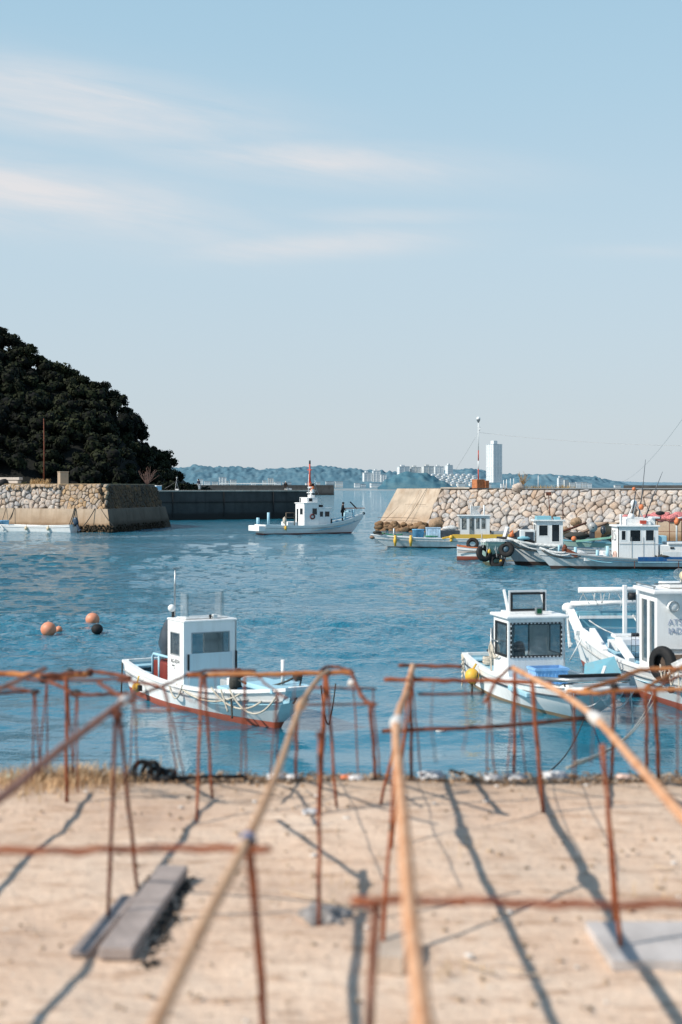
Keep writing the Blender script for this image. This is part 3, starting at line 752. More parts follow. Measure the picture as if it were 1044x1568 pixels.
def grass(loc,rad,h,n,mat,label,seed,axis=None):
    r=random.Random(seed); m=MB()
    for k in range(n):
        if axis is None: p=Vector((r.gauss(0,rad*.5),r.gauss(0,rad*.35),0))
        else: p=axis*r.uniform(-rad,rad)+Vector((r.gauss(0,.12),r.gauss(0,.12),0))
        a=r.uniform(0,6.28); L=h*r.uniform(.4,1.1); wv=L*.035; d=Vector((math.cos(a)*r.uniform(.1,.7),math.sin(a)*r.uniform(.1,.7),1)).normalized(); s=Vector((-math.sin(a),math.cos(a),0))*wv
        q=p+d*L*.6; e=q+(d+Vector((math.cos(a)*.5,math.sin(a)*.5,-.2)))*L*.4
        m.poly([p-s,p+s,q+s*.7,q-s*.7]); m.poly([q-s*.7,q+s*.7,e])
    return tag(m.build('dry_grass',mat,loc=loc),label,'grass',kind='stuff')
STRAW=basic('dry_straw',(.50,.34,.17),.9,var=.4,scale=9,bump=0)
grass(pier(11.2,2.4,5.03),1.2,.75,260,STRAW,'dry straw coloured grass on the left pier',3,PU)
grass(pier(14.2,2.0,5.03),1.4,.4,200,basic('green_dry_grass',(.22,.2,.06),.9,var=.4,bump=0),'low green grass by the beams on the left pier',5,PU)
# ropes hanging down the pier foot to the skiff
for i,(a,b,l,r_) in enumerate([(13.8,13.7,'dark rope at the left end of the pier foot',.035),(12.6,12.9,'dark rope looped down the pier foot beside the leftmost rope',.04),(4.2,4.0,'thick dark mooring rope bundle hanging above the skiff',.07),(1.6,2.4,'dark rope from the pier ledge to the outboard of the skiff',.05),(.9,-1.3,'thin dark line slanting over the pier corner foot',.025)]):
    m=MB(); p0=pier(a,-.02,2.5); p1=pier(b,-1.1 if i<4 else -.45,.55)
    m.tube(sag(p0,p1,.15,8),r_,5); 
    if i==2: m.tube(sag(p0+PU*.15,p1+PU*.4,.3,8),r_*.7,5)
    if i==1: m.tube(sag(p0+PU*.1,pier(a+.6,-.2,1.3),.3,8),r_*.7,5)
    tag(m.build('mooring_rope',DROPE),l,'rope')

# ------------------------------------------------------------------ far breakwater (long dark wall) and the outer mole
def far_breakwater():
    P=Vector((-31.5,198.5,0)); Q=Vector((-3.55,213,0)); d=(Q-P); L=d.length; rz=math.atan2(d.y,d.x)
    o=empty('breakwater_wall',P,rz,'long dark concrete breakwater wall below the wooded hill','breakwater')
    m=MB(); n=6; 
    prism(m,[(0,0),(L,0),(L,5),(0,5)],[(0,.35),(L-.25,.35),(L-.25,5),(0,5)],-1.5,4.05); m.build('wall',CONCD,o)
    m=MB(); m.box((L/2-.1,2.7,4.16),(L+.1,5.0,.2)); m.build('coping',CONCT,o,bevel=.02)
    m=MB()
    for k in range(1,4): m.box((L*k/4+.7,.16,2.2),(.07,.36,3.6))
    m.box((L/2,.20,2.55),(L-.5,.32,.08)); m.build('joint_line',basic('joint_shadow',(.02,.022,.025),.9,bump=0),o)
    return P,d.normalized(),rz
FP,FD,FR=far_breakwater()
FN=Vector((FD.y,-FD.x,0))
def fb(a,b,z=4.26): return FP+FD*a-FN*b+Vector((0,0,z))
o=empty('outer_mole',(-20,853,0),0,'low dark outer breakwater beyond the long wall','breakwater')
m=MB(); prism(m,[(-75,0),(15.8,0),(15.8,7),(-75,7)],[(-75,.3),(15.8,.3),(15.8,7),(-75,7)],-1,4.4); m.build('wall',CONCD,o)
m=MB(); m.box((-32,4.6,5.2),(95.4,3.0,1.6)); m.build('parapet',CONCD,o)

# ------------------------------------------------------------------ right breakwater
RP=Vector((2.9,155,0)); RU=Vector((37.4,-33,0)).normalized(); RN=Vector((RU.y,-RU.x,0))   # RN points to the harbour
if RN.y>0: RN=-RN
SL=3.2
def rb(a,b,z): return RP+RU*a-RN*b+Vector((0,0,z))
def right_breakwater():
    o=empty('rock_breakwater',(0,0,0),0,'sloping boulder breakwater on the right with a smooth concrete end','breakwater')
    L=70
    # concrete end: sloping face plus battered left flank
    e=7.6
    m=MB()
    p=[rb(0,0,-1.5),rb(e*.94,-.1,-1.5),rb(e,SL,4.55),rb(1.55,SL,4.55),rb(1.55,14,4.55),rb(-.4,17,-1.5)]
    m.poly([p[0],p[1],p[2],p[3]]); m.poly([p[5],p[0],p[3],p[4]]); m.poly([p[3],p[2],rb(e,14,4.55),p[4]])
    m.poly([p[1],rb(e,14,-1.5),rb(e,14,4.55),p[2]])
    m.build('concrete_end',CONCL,o)
    m=MB()     # darker joints and the crack on the concrete face
    def onface(a,t,l=.02): 
        q=rb(0+1.55*t+a*(e-1.6)/e,SL*t,4.55*t); return q+RN*l+Vector((0,0,l))
    m.tube([onface(.2,.30),onface(3,.31),onface(7.2,.30)],.02,5); m.tube([onface(3.4,.62),onface(5,.63),onface(7.1,.615)],.012,4)
    m.tube([onface(1.4,.14),onface(1.9,.30),onface(2.3,.48),onface(2.5,.58)],[.015,.022,.016,.01],4)
    m.build('crack',basic('crack_shadow',(.10,.06,.035),.9,bump=0),o)
    m=MB(); m.tube([onface(5.3,.99,.05),onface(5.6,.6,.05),onface(5.7,.2,.05)],.022,5); m.build('hanging_rope',DROPE,o)
    m=MB(); m.tube([onface(4.55,.95,.05),onface(4.6,.6,.05),onface(4.6,.25,.05)],.018,5); m.build('pale_rope',ROPE,o)
    # core slope behind the stones
    m=MB(); m.poly([rb(e,-.2,-.8),rb(L,-.2,-.8),rb(L,SL,4.45),rb(e,SL,4.45)]); m.poly([rb(e,SL,4.45),rb(L,SL,4.45),rb(L,14,4.5),rb(e,14,4.5)])
    m.build('core_slope',MORTAR,o)
    V=(rb(0,SL,4.45)-rb(0,0,0)); N=RU.cross(V).normalized()
    if N.dot(RN)<0: N=-N
    m=MB(); stones(m,rb(e-.05,0,0)+N*.05,RU,V,N,L-e,V.length-.1,.74,31,.028,.17,big_low=1.35); m.build('boulder_facing',STONE,o)
    m=MB()    # crest strip: thin concrete and earth behind the stones
    m.poly([rb(1.6,SL+.2,4.58),rb(L,SL+.2,4.58),rb(L,13,4.62),rb(1.6,13,4.62)]); m.build('crest',concrete('crest_concrete',(.33,.26,.2)),o)
    m=MB(); c=rb(44,SL+5,4.74); m.box(c,(34,.4,.30),math.atan2(RU.y,RU.x)); m.build('parapet',CONCD,o)
    m=MB(); m.box(rb(9.4,SL+.3,4.62),(3.8,.5,.16),math.atan2(RU.y,RU.x)); m.build('kerb',CONCT,o)
    # rubble toe below the concrete end
    m=MB(); r=random.Random(8)
    for k in range(60):
        a=r.uniform(1.6,8.5); sz=r.uniform(.22,.5)
        m.ball(rb(a,-.25-r.uniform(0,.5),r.uniform(.0,.9)-.1),sz,9,6,(1.1,1,.75),jit=.45)
    m.build('rubble_toe',stonemat('brown_wet_rubble',[(0,(.20,.12,.07)),(.5,(.30,.19,.11)),(1,(.12,.09,.06))]),o)
right_breakwater()
r=random.Random(17)
ROCKL=['rounded ochre boulder at the foot of the rock slope','brown wet boulder lying at the waterline below the slope']
BOULD=stonemat('ochre_boulder',[(0,(.36,.24,.15)),(.5,(.42,.30,.20)),(1,(.30,.22,.16))])
for k,(px,py,s,l) in enumerate([(672,800,.75,'big rounded boulder beside the concrete end above the yellow banded boat'),(656,818,.5,'ochre boulder low beside the concrete end'),(800,822,.55,'ochre boulder low left of the small white cabin roof'),(838,815,.6,'dark boulder at the foot of the slope right of the small white cabin'),(850,822,.7,'brown round boulder at the waterline, between the moored cabins'),(866,814,.5,'small tan boulder above the brown round one'),(886,800,.5,'tan boulder above the sloping gangway'),(797,744,.55,'pale block of rock sitting on the crest of the breakwater beside the dry shrub')]):
    # place on the slope: intersect the sight line with the slope face
    best=None
    for a in [i*.1 for i in range(80,520)]:
        t=max(0,min(1.05,1)); 
        for t in (0,.05,.1,.15,.2,.3,.4,.5,.6,.8,1.0,1.05):
            q=rb(a,SL*t,4.45*t); e=abs(522+q.x/q.y*F-px)+abs(746-(q.z-H)/q.y*F-py)
            if best is None or e<best[0]: best=(e,q)
    m=MB(); m.ball((0,0,0),s,14,9,(1.15,1,.82),jit=.5); tag(m.build('boulder',BOULD if k<7 else STONE,loc=best[1]+RN*.35),l,'boulder')
# lamp mast with guy wires
LP=rb(17.0,SL+1.2,4.6)
lx=(730-522)/F; 
for a in [i*.05 for i in range(20,600)]:
    q=rb(a,SL+1.2,4.6)
    if abs(q.x/q.y-lx)<.0012: LP=q
o=empty('lamp_mast',LP,0,'tall slim red and white lamp mast on an orange block, on the rock breakwater','mast')
m=MB(); m.box((0,0,.45),(1.0,1.0,.95),.5); m.box((.75,.1,.4),(.5,.7,.8),.5); m.build('base_block',basic('rusty_orange_block',(.42,.16,.07),.8,var=.4,bump=.3),o,bevel=.03)
m=MB(); m.tube([(0,0,.9),(0,0,2.0)],[.065,.065],10); m.build('red_section',RED,o)
m=MB(); m.tube([(0,0,2.9),(0,0,4.0)],[.06,.055],10); m.build('red_section',RED,o)
m=MB(); m.tube([(0,0,2.0),(0,0,2.9)],[.065,.06],10); m.build('white_section',WPLAST,o)
m=MB(); m.tube([(0,0,4.0),(0,0,6.9)],[.055,.045],10); m.build('white_section',WPLAST,o)
m=MB(); m.lathe((0,0,6.9),[(.04,0),(.16,.22),(.2,.34),(.21,.36)],14); m.tube([(0,0,6.0),(.18,0,6.2),(.16,0,6.5)],.03,6); m.build('lamp_bracket',STEEL,o)
m=MB(); m.ball((0,0,7.36),.21,14,9); m.build('lamp_globe',WPLAST,o)
m=MB(); m.tube(sag((0,0,5.9),(-1.6,-.5,.1)and(-3.4,2,.2),.1,8),.012,4); m.build('guy_wire',STEEL,o)
m=MB(); m.tube(sag(LP+Vector((0,0,5.9)),at(1100,683,132),.35,16),.012,4); tag(m.build('overhead_wire',STEEL),'thin wire running right from the lamp mast through the sky','wire')
m=MB(); m.tube(sag(at(952,738,125),at(1046,640,70),.5,14),.008,4); tag(m.build('overhead_wire',STEEL),'thin wire rising to the right edge of the sky','wire')
def mast(px,py0,py1,d,r0,label,mat=WPLAST):
    p=at(px,py0,d); hh=(py0-py1)/F*d; m=MB(); m.tube([(0,0,0),(0,0,hh)],[r0,r0*.6],7); return tag(m.build('slim_post',mat,loc=p),label,'post')
mast(771,749,735,150,.06,'left of two short white posts beside the lamp mast'); mast(775.5,749,734,150,.06,'right of two short white posts beside the lamp mast'); mast(824,748,728,149,.05,'thin white pole on the crest right of the dry shrub')
bush(at(800,745,150),1.7,basic('dry_yellow_twigs',(.42,.28,.14),.9,bump=0),'dry yellow shrub on the crest of the rock breakwater',9)
for px,w in ((815,1.2),(835,1.6),(850,1.5),(868,1.0),(1036,1.3)):
    grass(at(px,748,146),w,.45,120,basic('crest_grass',(.30,.26,.08) if px>1000 else (.42,.30,.14),.9,bump=0),'tufts of dry grass on the crest of the rock breakwater',int(px),RU)
# landing: cracked concrete blocks, gangway, handrail, net heap
def slab(px,py,d,size,rz,label,mat=CONCL,name='concrete_block'):
    m=MB(); m.box((0,0,-size[2]/2),size,rz); return tag(m.build(name,mat,loc=at(px,py,d),bevel=.06),label,'block')
slab(930,800,134,(2.6,2.4,2.2),-.5,'cracked beige concrete block beyond the white wheelhouse, left of it')
slab(1026,797,122,(3.6,2.4,2.7),-.5,'beige concrete landing block under the pink nets at the right edge')
slab(1030,830,118,(4.2,2.0,1.2),-.5,'low concrete step of the landing at the right edge')
o=empty('gangway',at(892,812,132),0,'weathered plank gangway sloping down from the rocks to the boats','gangway')
m=MB(); m.bar((-2.3,-.5,-1.0),(2.4,.6,.75),.7,.08); m.build('plank',BROWNW,o)
m=MB(); m.bar((-2.3,-.8,-1.08),(2.4,.3,.67),.06,.14); m.bar((-2.3,-.2,-1.08),(2.4,.9,.67),.06,.14); m.build('side_rail',RUSTD,o)
m=MB(); r=random.Random(2)
for k in range(26): m.ball((r.gauss(0,1.0),r.gauss(0,.4),r.uniform(0,.45)),r.uniform(.2,.45),9,6,(1.3,1,.7),jit=.6)
tag(m.build('net_heap',NET,loc=at(1024,796,121.5)),'heap of faded pink nets on the landing at the right edge','nets')
o=empty('handrail',at(1025,835,117),math.atan2(RU.y,RU.x),'thin rusty handrail along the landing at the right edge','railing')
m=MB()
for k in range(5): m=MB(); m.tube([(-2.2+k*1.1,0,0),(-2.2+k*1.1,0,2.1)],.03,6); m.build('post',RUSTD,o)
m=MB(); m.tube([(-2.3,0,2.1),(2.4,0,2.15)],.03,6); m.tube([(-2.3,0,1.1),(2.4,0,1.15)],.022,6); m.build('rail',RUSTD,o)
m=MB(); m.tube([(0,0,0),(0,0,1.9),(.12,0,2.1),(.6,0,2.2)],.07,8); tag(m.build('white_davit',WPLAST,loc=at(1036,833,116)),'bent white pipe standing on the landing at the right edge','pipe')
m=MB(); m.ball((0,0,0),.24,10,7,(1,1,1.3),jit=.5); tag(m.build('orange_bundle',ORANGE,loc=at(1037,799,116)),'orange bundle hanging by the bent white pipe','bundle')
# ------------------------------------------------------------------ boats: local frame x forward from the transom, y to port, z up from the waterline
class Hull:
    def __init__(h,root,L,B,zs,zm,zb,rake=.8,stern=.8,bow=.04,bt=.1,bul=.25,p=2.6,wl=.86,mats=(WHITE,REDBOT),deck=LBLUE,cap=WHITE,strake=DKGREY,flare=.0,nt=30,capw=.10,deckx=(0.02,.97),cols=None,draft=.5,bowlift=0):
        h.L=L;h.B=B;h.zs=zs;h.zm=zm;h.zb=zb;h.rake=rake;h.stern=stern;h.bow=bow;h.bt=bt;h.p=p;h.root=root;h.bul=bul
        def prof(t,pw,s0,b): 
            return s0+(1-s0)*math.sin(min(t,.4)/.4*math.pi/2) if t<.4 else (1-((t-.4)/.6)**pw)*(1-b)+b
        h.prof=prof
        lv=[(0,lambda t:h.sheer(t),lambda t:prof(t,p,stern,bow)),
            (.22,lambda t:bt+(h.sheer(t)-bt)*.66,lambda t:prof(t,p*.86,stern*.985,bow*.95)*(.985-flare*.3)),
            (.55,lambda t:bt+(h.sheer(t)-bt)*.3,lambda t:prof(t,p*.8,stern*.95,bow*.7)*(wl+.35*(1-wl)-flare*.3)),
            (.85,lambda t:bt,lambda t:prof(t,p*.72,stern*.92,bow*.4)*wl),
            (1.0,lambda t:-.12,lambda t:prof(t,p*.62,stern*.88,bow*.2)*wl*.93),
            (1.12,lambda t:-draft,lambda t:0.02)]
        m=MB()
        for sd in (1,-1):
            for lo,hi,mi in ((0,3,0),(3,5,1)):
                rows=[]
                for i in range(nt+1):
                    t=i/nt; row=[]
                    for (fr,zf,bf) in lv[lo:hi+1]: row.append((t*(L-rake*fr),sd*B/2*bf(t),zf(t)))
                    rows.append(row if sd>0 else row[::-1])
                m.grid(rows,mi,True)
        # transom and stem faces, split at the boot top
        for t,fl in ((0,False),(1,True)):
            def P(k,sd): fr,zf,bf=lv[k]; return (t*(L-rake*fr),sd*B/2*bf(t),zf(t))
            for k in range(5):
                q=[P(k,1),P(k+1,1),P(k+1,-1),P(k,-1)]
                if fl: q.reverse()
                m.poly(q,0 if k<3 else 1)
        h.o=m.build('hull',list(mats),root)
        # cap rail, inner bulwark, deck
        c=MB(); ib=MB(); dk=MB(); N=nt
        for sd in (1,-1):
            rows=[]; inner=[]
            for i in range(N+1):
                t=i/N; b=B/2*prof(t,p,stern,bow); z=h.sheer(t); x=t*L; bi=max(b-capw,.0)
                sq=[(x,sd*(b+.025),z-.03),(x,sd*(b+.025),z+.035),(x,sd*bi,z+.035),(x,sd*bi,z-.03)]
                rows.append(sq if sd>0 else sq[::-1]); inner.append((x,sd*bi,z-.03))
            c.grid(rows,0,False,True)
            c.poly(rows[0]); c.poly(rows[-1][::-1])
            rr=[[p_,(min(p_[0],L*.985),p_[1]*(.97),max(p_[2]-bul,-.05))] for p_ in inner]
            if sd<0: rr=[r[::-1] for r in rr]
            ib.grid(rr,0,True)
        b0=B/2*stern; c.box((.05,0,zs+.002),(.10,2*b0-2*capw-.004,.068)); 
        bb=B/2*bow
        if bb>.12: c.box((L-.06,0,zb+.002),(.12,2*bb-2*capw+.0,.066))
        h.cap=c.build('gunwale',cap,root)
        ib.poly([(.10,b0-capw,zs-.03),(.10,-b0+capw,zs-.03),(.10,-b0+capw,zs-bul),(.10,b0-capw,zs-bul)])
        ib.build('bulwark',deck,root)
        rows=[]
        for i in range(N+1):
            t=i/N; b=max(B/2*prof(t,p,stern,bow)-capw,.02); z=max(h.sheer(t)-bul,-.05); x=min(max(t*L,.06),L*.985)
            rows.append([(x,-b,z),(x,-b*.4,z+.03),(x,b*.4,z+.03),(x,b,z)])
        dk.grid(rows,0,False); dk.build('deck',deck,root)
        if strake:
            s=MB()
            for sd in (1,-1):
                pts=[]
                for i in range(N+1):
                    t=i/N; fr,zf,bf=lv[1]; pts.append((t*(L-rake*fr),sd*(B/2*bf(t)+.012),zf(t)))
                s.tube(pts,.022,6)
            s.build('rub_strake',strake,root)
    def sheer(h,t):
        return h.zm+(h.zs-h.zm)*(1-t/.4)**2 if t<.4 else h.zm+(h.zb-h.zm)*((t-.4)/.6)**2
    def hb(h,x): t=x/h.L; return h.B/2*h.prof(t,h.p,h.stern,h.bow)
    def zd(h,x): return h.sheer(x/h.L)-h.bul
    def zg(h,x): return h.sheer(x/h.L)
def cabin(root,x0,x1,y0,y1,z0,z1,wf=(),ws=(),wp=(),wb=(),mat=WHITE,roofmat=None,over=.06,roofh=.07,frame=GASKET,gl=GLASS,fw=.035,name='cabin',rake=0,t=.04,frname='window_frame'):
    """walls with real window openings. wf front (facing +x), ws starboard, wp port, wb back; windows (a0,a1,b0,b1) as fractions"""
    m=MB(); L=x1-x0; Wd=y1-y0; Hh=z1-z0
    sides=[((x1,y0,z0),(0,1,0),Wd,wf),((x0,y0,z0),(1,0,0),L,ws),((x1,y1,z0),(-1,0,0),L,wp),((x0,y1,z0),(0,-1,0),Wd,wb)]
    sc=lambda w,W_: [(a*W_,b*W_,c*Hh,d*Hh) for (a,b,c,d) in w]
    for k,(o,u,W_,wn) in enumerate(sides):
        o=Vector(o); u=Vector(u)
        if k in (1,3): o=o+u*t; W_=W_-2*t     # butt the panels
        if k in (1,): pass
        m.wall(o if k in (0,) else o,u,(0,0,1),W_,Hh,[(a-(t if k in (1,3) else 0),b-(t if k in (1,3) else 0),c,d) for (a,b,c,d) in sc(wn,W_+(2*t if k in (1,3) else 0))],t)
    # flip k==2 (port) to start at x1 - t
    m.box(((x0+x1)/2,(y0+y1)/2,z0+.03),(L-.1,Wd-.1,.04))
    body=m.build(name,mat,root)
    rf=MB(); rf.box(((x0+x1)/2+.02,(y0+y1)/2,z1+roofh/2+.002),(L+2*over,Wd+2*over,roofh)); rf.build('roof',roofmat or mat,root,bevel=.025)
    for (o,u,W_,wn) in sides:
        for (a,b,c,d) in sc(wn,W_):
            f=MB(); f.ring(o,u,(0,0,1),a,b,c,d,fw,.02,lift=.008); wo=f.build(frname.replace('_frame',''),frame,root)
            g=MB(); g.pane(o,u,(0,0,1),a,b,c,d); g.build('pane',gl,wo)
    return body
def text(s,root,loc,size,rot,mat,name='lettering',ext=.002):
    cu=bpy.data.curves.new(name,'FONT'); cu.body=s; cu.size=size; cu.align_x='CENTER'; cu.align_y='CENTER'; cu.extrude=ext
    tmp=bpy.data.objects.new('tmp',cu); COL.objects.link(tmp); dg=bpy.context.evaluated_depsgraph_get(); dg.update()
    me=bpy.data.meshes.new_from_object(tmp.evaluated_get(dg)); bpy.data.objects.remove(tmp)
    me.materials.clear(); me.materials.append(mat)
    o=bpy.data.objects.new(name,me); COL.objects.link(o); o.parent=root; o.location=loc; o.rotation_euler=rot; return o
def outboard(root,x,y,z,tilt,s=1.0,cow=DKGREY,rz=0):
    """outboard motor part with lower leg and bracket; tilt in degrees lifts the leg backwards"""
    T=Matrix.Rotation(R(rz),3,'Z')@Matrix.Rotation(R(tilt),3,'Y'); c=Vector((x,y,z))
    m=MB(); rows=[]
    for (k,wx,wy,dx) in ((0,.20,.15,0),(.06,.25,.18,0),(.25,.27,.185,-.01),(.45,.25,.17,-.03),(.58,.20,.14,-.05),(.64,.12,.09,-.06),(.655,.02,.02,-.06)):
        rows.append([c+T@(Vector((dx-.05+wx*(abs(math.cos(a))**.7)*(1 if math.cos(a)>0 else -1),wy*(abs(math.sin(a))**.7)*(1 if math.sin(a)>0 else -1),k))*s) for a in [2*math.pi*i/20 for i in range(20)]])
    m.grid(rows,0,True,True); mo=m.build('outboard_cowling',cow,root)
    m=MB(); m.bar(c+T@Vector((-.05,0,.0))*s,c+T@Vector((-.10,0,-.75))*s,.13*s,.20*s); m.bar(c+T@Vector((-.26,0,-.5))*s,c+T@Vector((.08,0,-.5))*s,.2*s,.02*s)
    m.tube([c+T@Vector((-.28,0,-.68))*s,c+T@Vector((.06,0,-.68))*s],[.05*s,.06*s],8); m.build('outboard_leg',cow,root)
    m=MB(); m.box(c+Vector((.14,0,-.06))*s,(.16*s,.22*s,.30*s)); m.build('outboard_bracket',BLACKR,root,bevel=.01)
    return mo
def tyre(root,c,R0,r,M,name='tyre_fender'):
    m=MB(); c=Vector(c); n=26; rows=[]
    prof=[(-.9,-1),( -.35,-1.02),(.45,-1.0),(.85,-.75),(1,-.3),(1,.3),(.85,.75),(.45,1.0),(-.35,1.02),(-.9,1),(-.75,.7),(.5,.75),(.5,-.75),(-.75,-.7)]
    for i in range(n+1):
        a=2*math.pi*i/n; row=[]
        for (q,w) in prof:
            rad=R0+r*q*.9; row.append(c+M@Vector((rad*math.cos(a),rad*math.sin(a),w*r*.8)))
        rows.append(row)
    m.grid(rows,0,True,True); return m.build(name,BLACKR,root)
def bitt(m,x,y,z,h,r=.07): m.tube([(x,y,z),(x,y,z+h)],[r,r],9)
def crate(name,loc,size,rz,mat,label,group=None,cat='crate'):
    o=empty(name,loc,rz,label,cat,group); sx,sy,sz=size; m=MB(); t=.02
    m.box((0,0,t/2+.001),(sx*.96,sy*.96,t))
    for s in (-1,1):
        m.box((0,s*(sy/2-t/2),sz/2),(sx,t,sz)); m.box((s*(sx/2-t/2),0,sz/2),(t,sy-2*t-.002,sz))
    m.build('tub',mat,o)
    m=MB(); 
    for s in (-1,1):
        m.box((0,s*(sy/2+.012),sz-.03),(sx+.05,.03,.05)); m.box((s*(sx/2+.012),0,sz-.03),(.03,sy-.01,.05))
    n=9
    for k in range(n):
        for s in (-1,1): m.box((-sx/2+sx*(k+.5)/n,s*(sy/2+.006),sz*.45),(.018,.018,sz*.8))
    m.build('rim_and_ribs',mat,o); return o
GB='fishing boats in the harbour'

# ---- skiff moored left of centre
def boat_left():
    o=empty('fishing_boat',(-4.27,33.0,0),R(-60),'white skiff with red underside moored behind the racks on the left','boat',GB)
    h=Hull(o,7.0,1.95,.72,.56,.88,rake=1.0,stern=.86,bow=.30,bt=.13,bul=.24,p=2.3,wl=.90,flare=.03,strake=GREYP)
    cabin(o,2.05,2.95,-.62,.62,.32,1.82,wf=[(.15,.86,.55,.85)],ws=[(.22,.76,.52,.84)],wp=[(.22,.76,.52,.84)],wb=[(.3,.9,.1,.9)],over=.015,roofh=.05,frame=GREYP,fw=.02)
    m=MB(); m.box((2.975,-.52,.98),(.03,.035,.34)); m.box((2.975,.60,.98),(.03,.035,.38)); m.build('grab_handle',GASKET,o)
    m=MB(); m.box((2.965,0,.80),(.02,1.0,.72)); m.build('front_panel',paint('faded_blue_panel',(.58,.70,.75),.2,.1),o)
    m=MB(); M_=MB()
    # clear wind screen on the roof with two upright edges
    m.box((2.72,-.03,2.16),(.012,.80,.50)); m.box((2.55,-.44,2.15),(.36,.012,.52)); m.box((2.55,.38,2.15),(.36,.012,.54)); m.build('wind_screen',ACRYL,o)
    M_.box((2.73,-.44,2.15),(.05,.05,.56)); M_.build('screen_edge',glass('milky_acrylic',(.86,.89,.9),.25),o); M_=MB(); M_.box((2.73,.38,2.16),(.05,.07,.58)); M_.build('screen_edge',glass('milky_acrylic',(.86,.89,.9),.25),o)
    m=MB(); m.box((2.6,-.03,1.895),(.5,1.0,.03)); m.box((2.9,.12,1.92),(.08,.10,.10)); m.build('roof_hatch',WHITE2,o,bevel=.01)
    m=MB(); m.ball((2.9,.02,1.94),.035,8,6); m.tube([(2.9,.02,1.88),(2.9,.02,1.92)],.02,6); m.build('deck_light',GASKET,o)
    m=MB(); m.tube([(2.1,-.50,1.86),(2.1,-.50,2.0)],.035,8); m.tube([(2.02,-.46,1.86),(2.1,-.50,2.0)],.02,6); m.build('mast_foot',GASKET,o)
    m=MB(); m.ball((2.1,-.53,2.07),.085,12,8); m.build('round_lamp',WPLAST,o)
    m=MB(); m.tube([(2.12,-.47,1.9),(2.13,-.47,2.45),(2.15,-.47,2.95)],[.022,.02,.014],7); m.box((2.15,-.44,2.94),(.03,.16,.03)); m.box((2.14,-.47,2.58),(.05,.05,.03)); m.build('antenna_mast',STEEL,o)
    text('AG-0374',o,(2.50,-.625,.96),.125,(R(90),0,0),INK,'registration_number')
    m=MB(); m.box((2.40,-.6235,.865),(.15,.004,.03)); m.box((2.48,-.6235,.815),(.05,.004,.025)); m.build('faded_sign',INK,o)
    ob=outboard(o,.62,.05,.92,38,1.30,DKGREY)
    m=MB(); m.box((1.35,-.06,.60),(.80,.85,.46)); m.build('engine_box',basic('dark_red_box',(.20,.03,.02),.6),o,bevel=.02)
    m=MB(); m.box((.93,-.06,.58),(.04,.30,.36)); m.build('engine_door',paint('orange_red_panel',(.62,.12,.04),.25,.1),o)
    m=MB(); m.tube([(.95,-.50,.35),(.95,-.50,.90),(1.0,-.49,.97),(1.9,-.49,.97)],.03,8); m.tube([(1.3,-.49,.97),(1.3,-.49,.35)],.03,8); m.build('hand_rail',LBLUE,o)
    m=MB(); m.box((.28,0,.62),(.36,1.3,.05)); m.box((.7,-.7,.55),(1.0,.18,.05)); m.build('stern_shelf',LBLUE,o,bevel=.01)
    m=MB(); m.box((3.55,.25,.47),(.5,.4,.34)); m.build('grey_tub',GREYP,o,bevel=.03)
    m=MB(); m.box((4.3,.45,.52),(.7,.7,.36)); m.box((5.0,-.15,.60),(.5,1.1,.24)); m.box((6.1,0,.82),(1.2,.9,.10)); m.build('fish_hatch',LBLUE,o,bevel=.02)
    m=MB(); m.box((4.65,-.05,.66),(.10,.7,.36)); m.build('hatch_board',WHITE,o,bevel=.01)
    m=MB(); m.tube([(6.25,.02,.85),(6.25,.02,1.35)],.04,8); m.build('bow_post',WPLAST,o)
    m=MB(); m.ball((5.3,-.55,.86),.14,9,6,(1,1,1.2),jit=.5); m.ball((5.35,-.5,1.02),.10,8,6,jit=.5); m.tube(sag((5.3,-.6,.95),(6.6,.1,1.05),.18),.022,6); m.tube(sag((5.25,-.62,.8),(5.9,-.9,.25),.05),.02,6); m.ball((6.7,.1,1.08),.09,8,6,jit=.5); m.tube(sag((6.7,.2,1.1),(6.9,-.1,.6),.1),.018,6); m.build('dark_rope_coil',DROPE,o)
    m=MB()
    for a,b,d in (((3.4,-.98,.60),(5.9,-.72,.70),.24),((5.0,-.93,.72),(6.4,-.52,.60),.26),((5.6,-.82,.76),(6.7,-.36,.72),.40),((5.3,-.86,.72),(5.5,-.80,.30),.0),((3.0,-.98,.55),(3.7,-.98,.62),.28)): m.tube(sag(a,b,d,12),.02,6)
    m.build('white_rope',ROPE,o)
    m=MB(); m.tube([(.02,-.86,.7),(.0,-.87,.2),(-.03,-.87,-.1)],.018,5); m.build('stern_rope',DROPE,o)
    m=MB(); m.ball((1.42,-1.07,.30),.105,12,8,(1,1,1)); m.tube([(1.42,-1.02,.55),(1.42,-1.06,.40)],.018,5); tag(m.build('float_fender',YFLOAT,o),'small yellow ball float')
    m=MB(); m.box((1.55,-1.05,.30),(.09,.08,.12)); m.build('fender_cap',GASKET,o)
    m=MB(); m.tube(sag((6.9,.5,.9),(7.0,.62,.15),.2),.014,5); m.tube(sag((7.0,.62,.15),(6.95,.8,.92),.1),.014,5); m.build('bow_loop',DROPE,o)
boat_left()

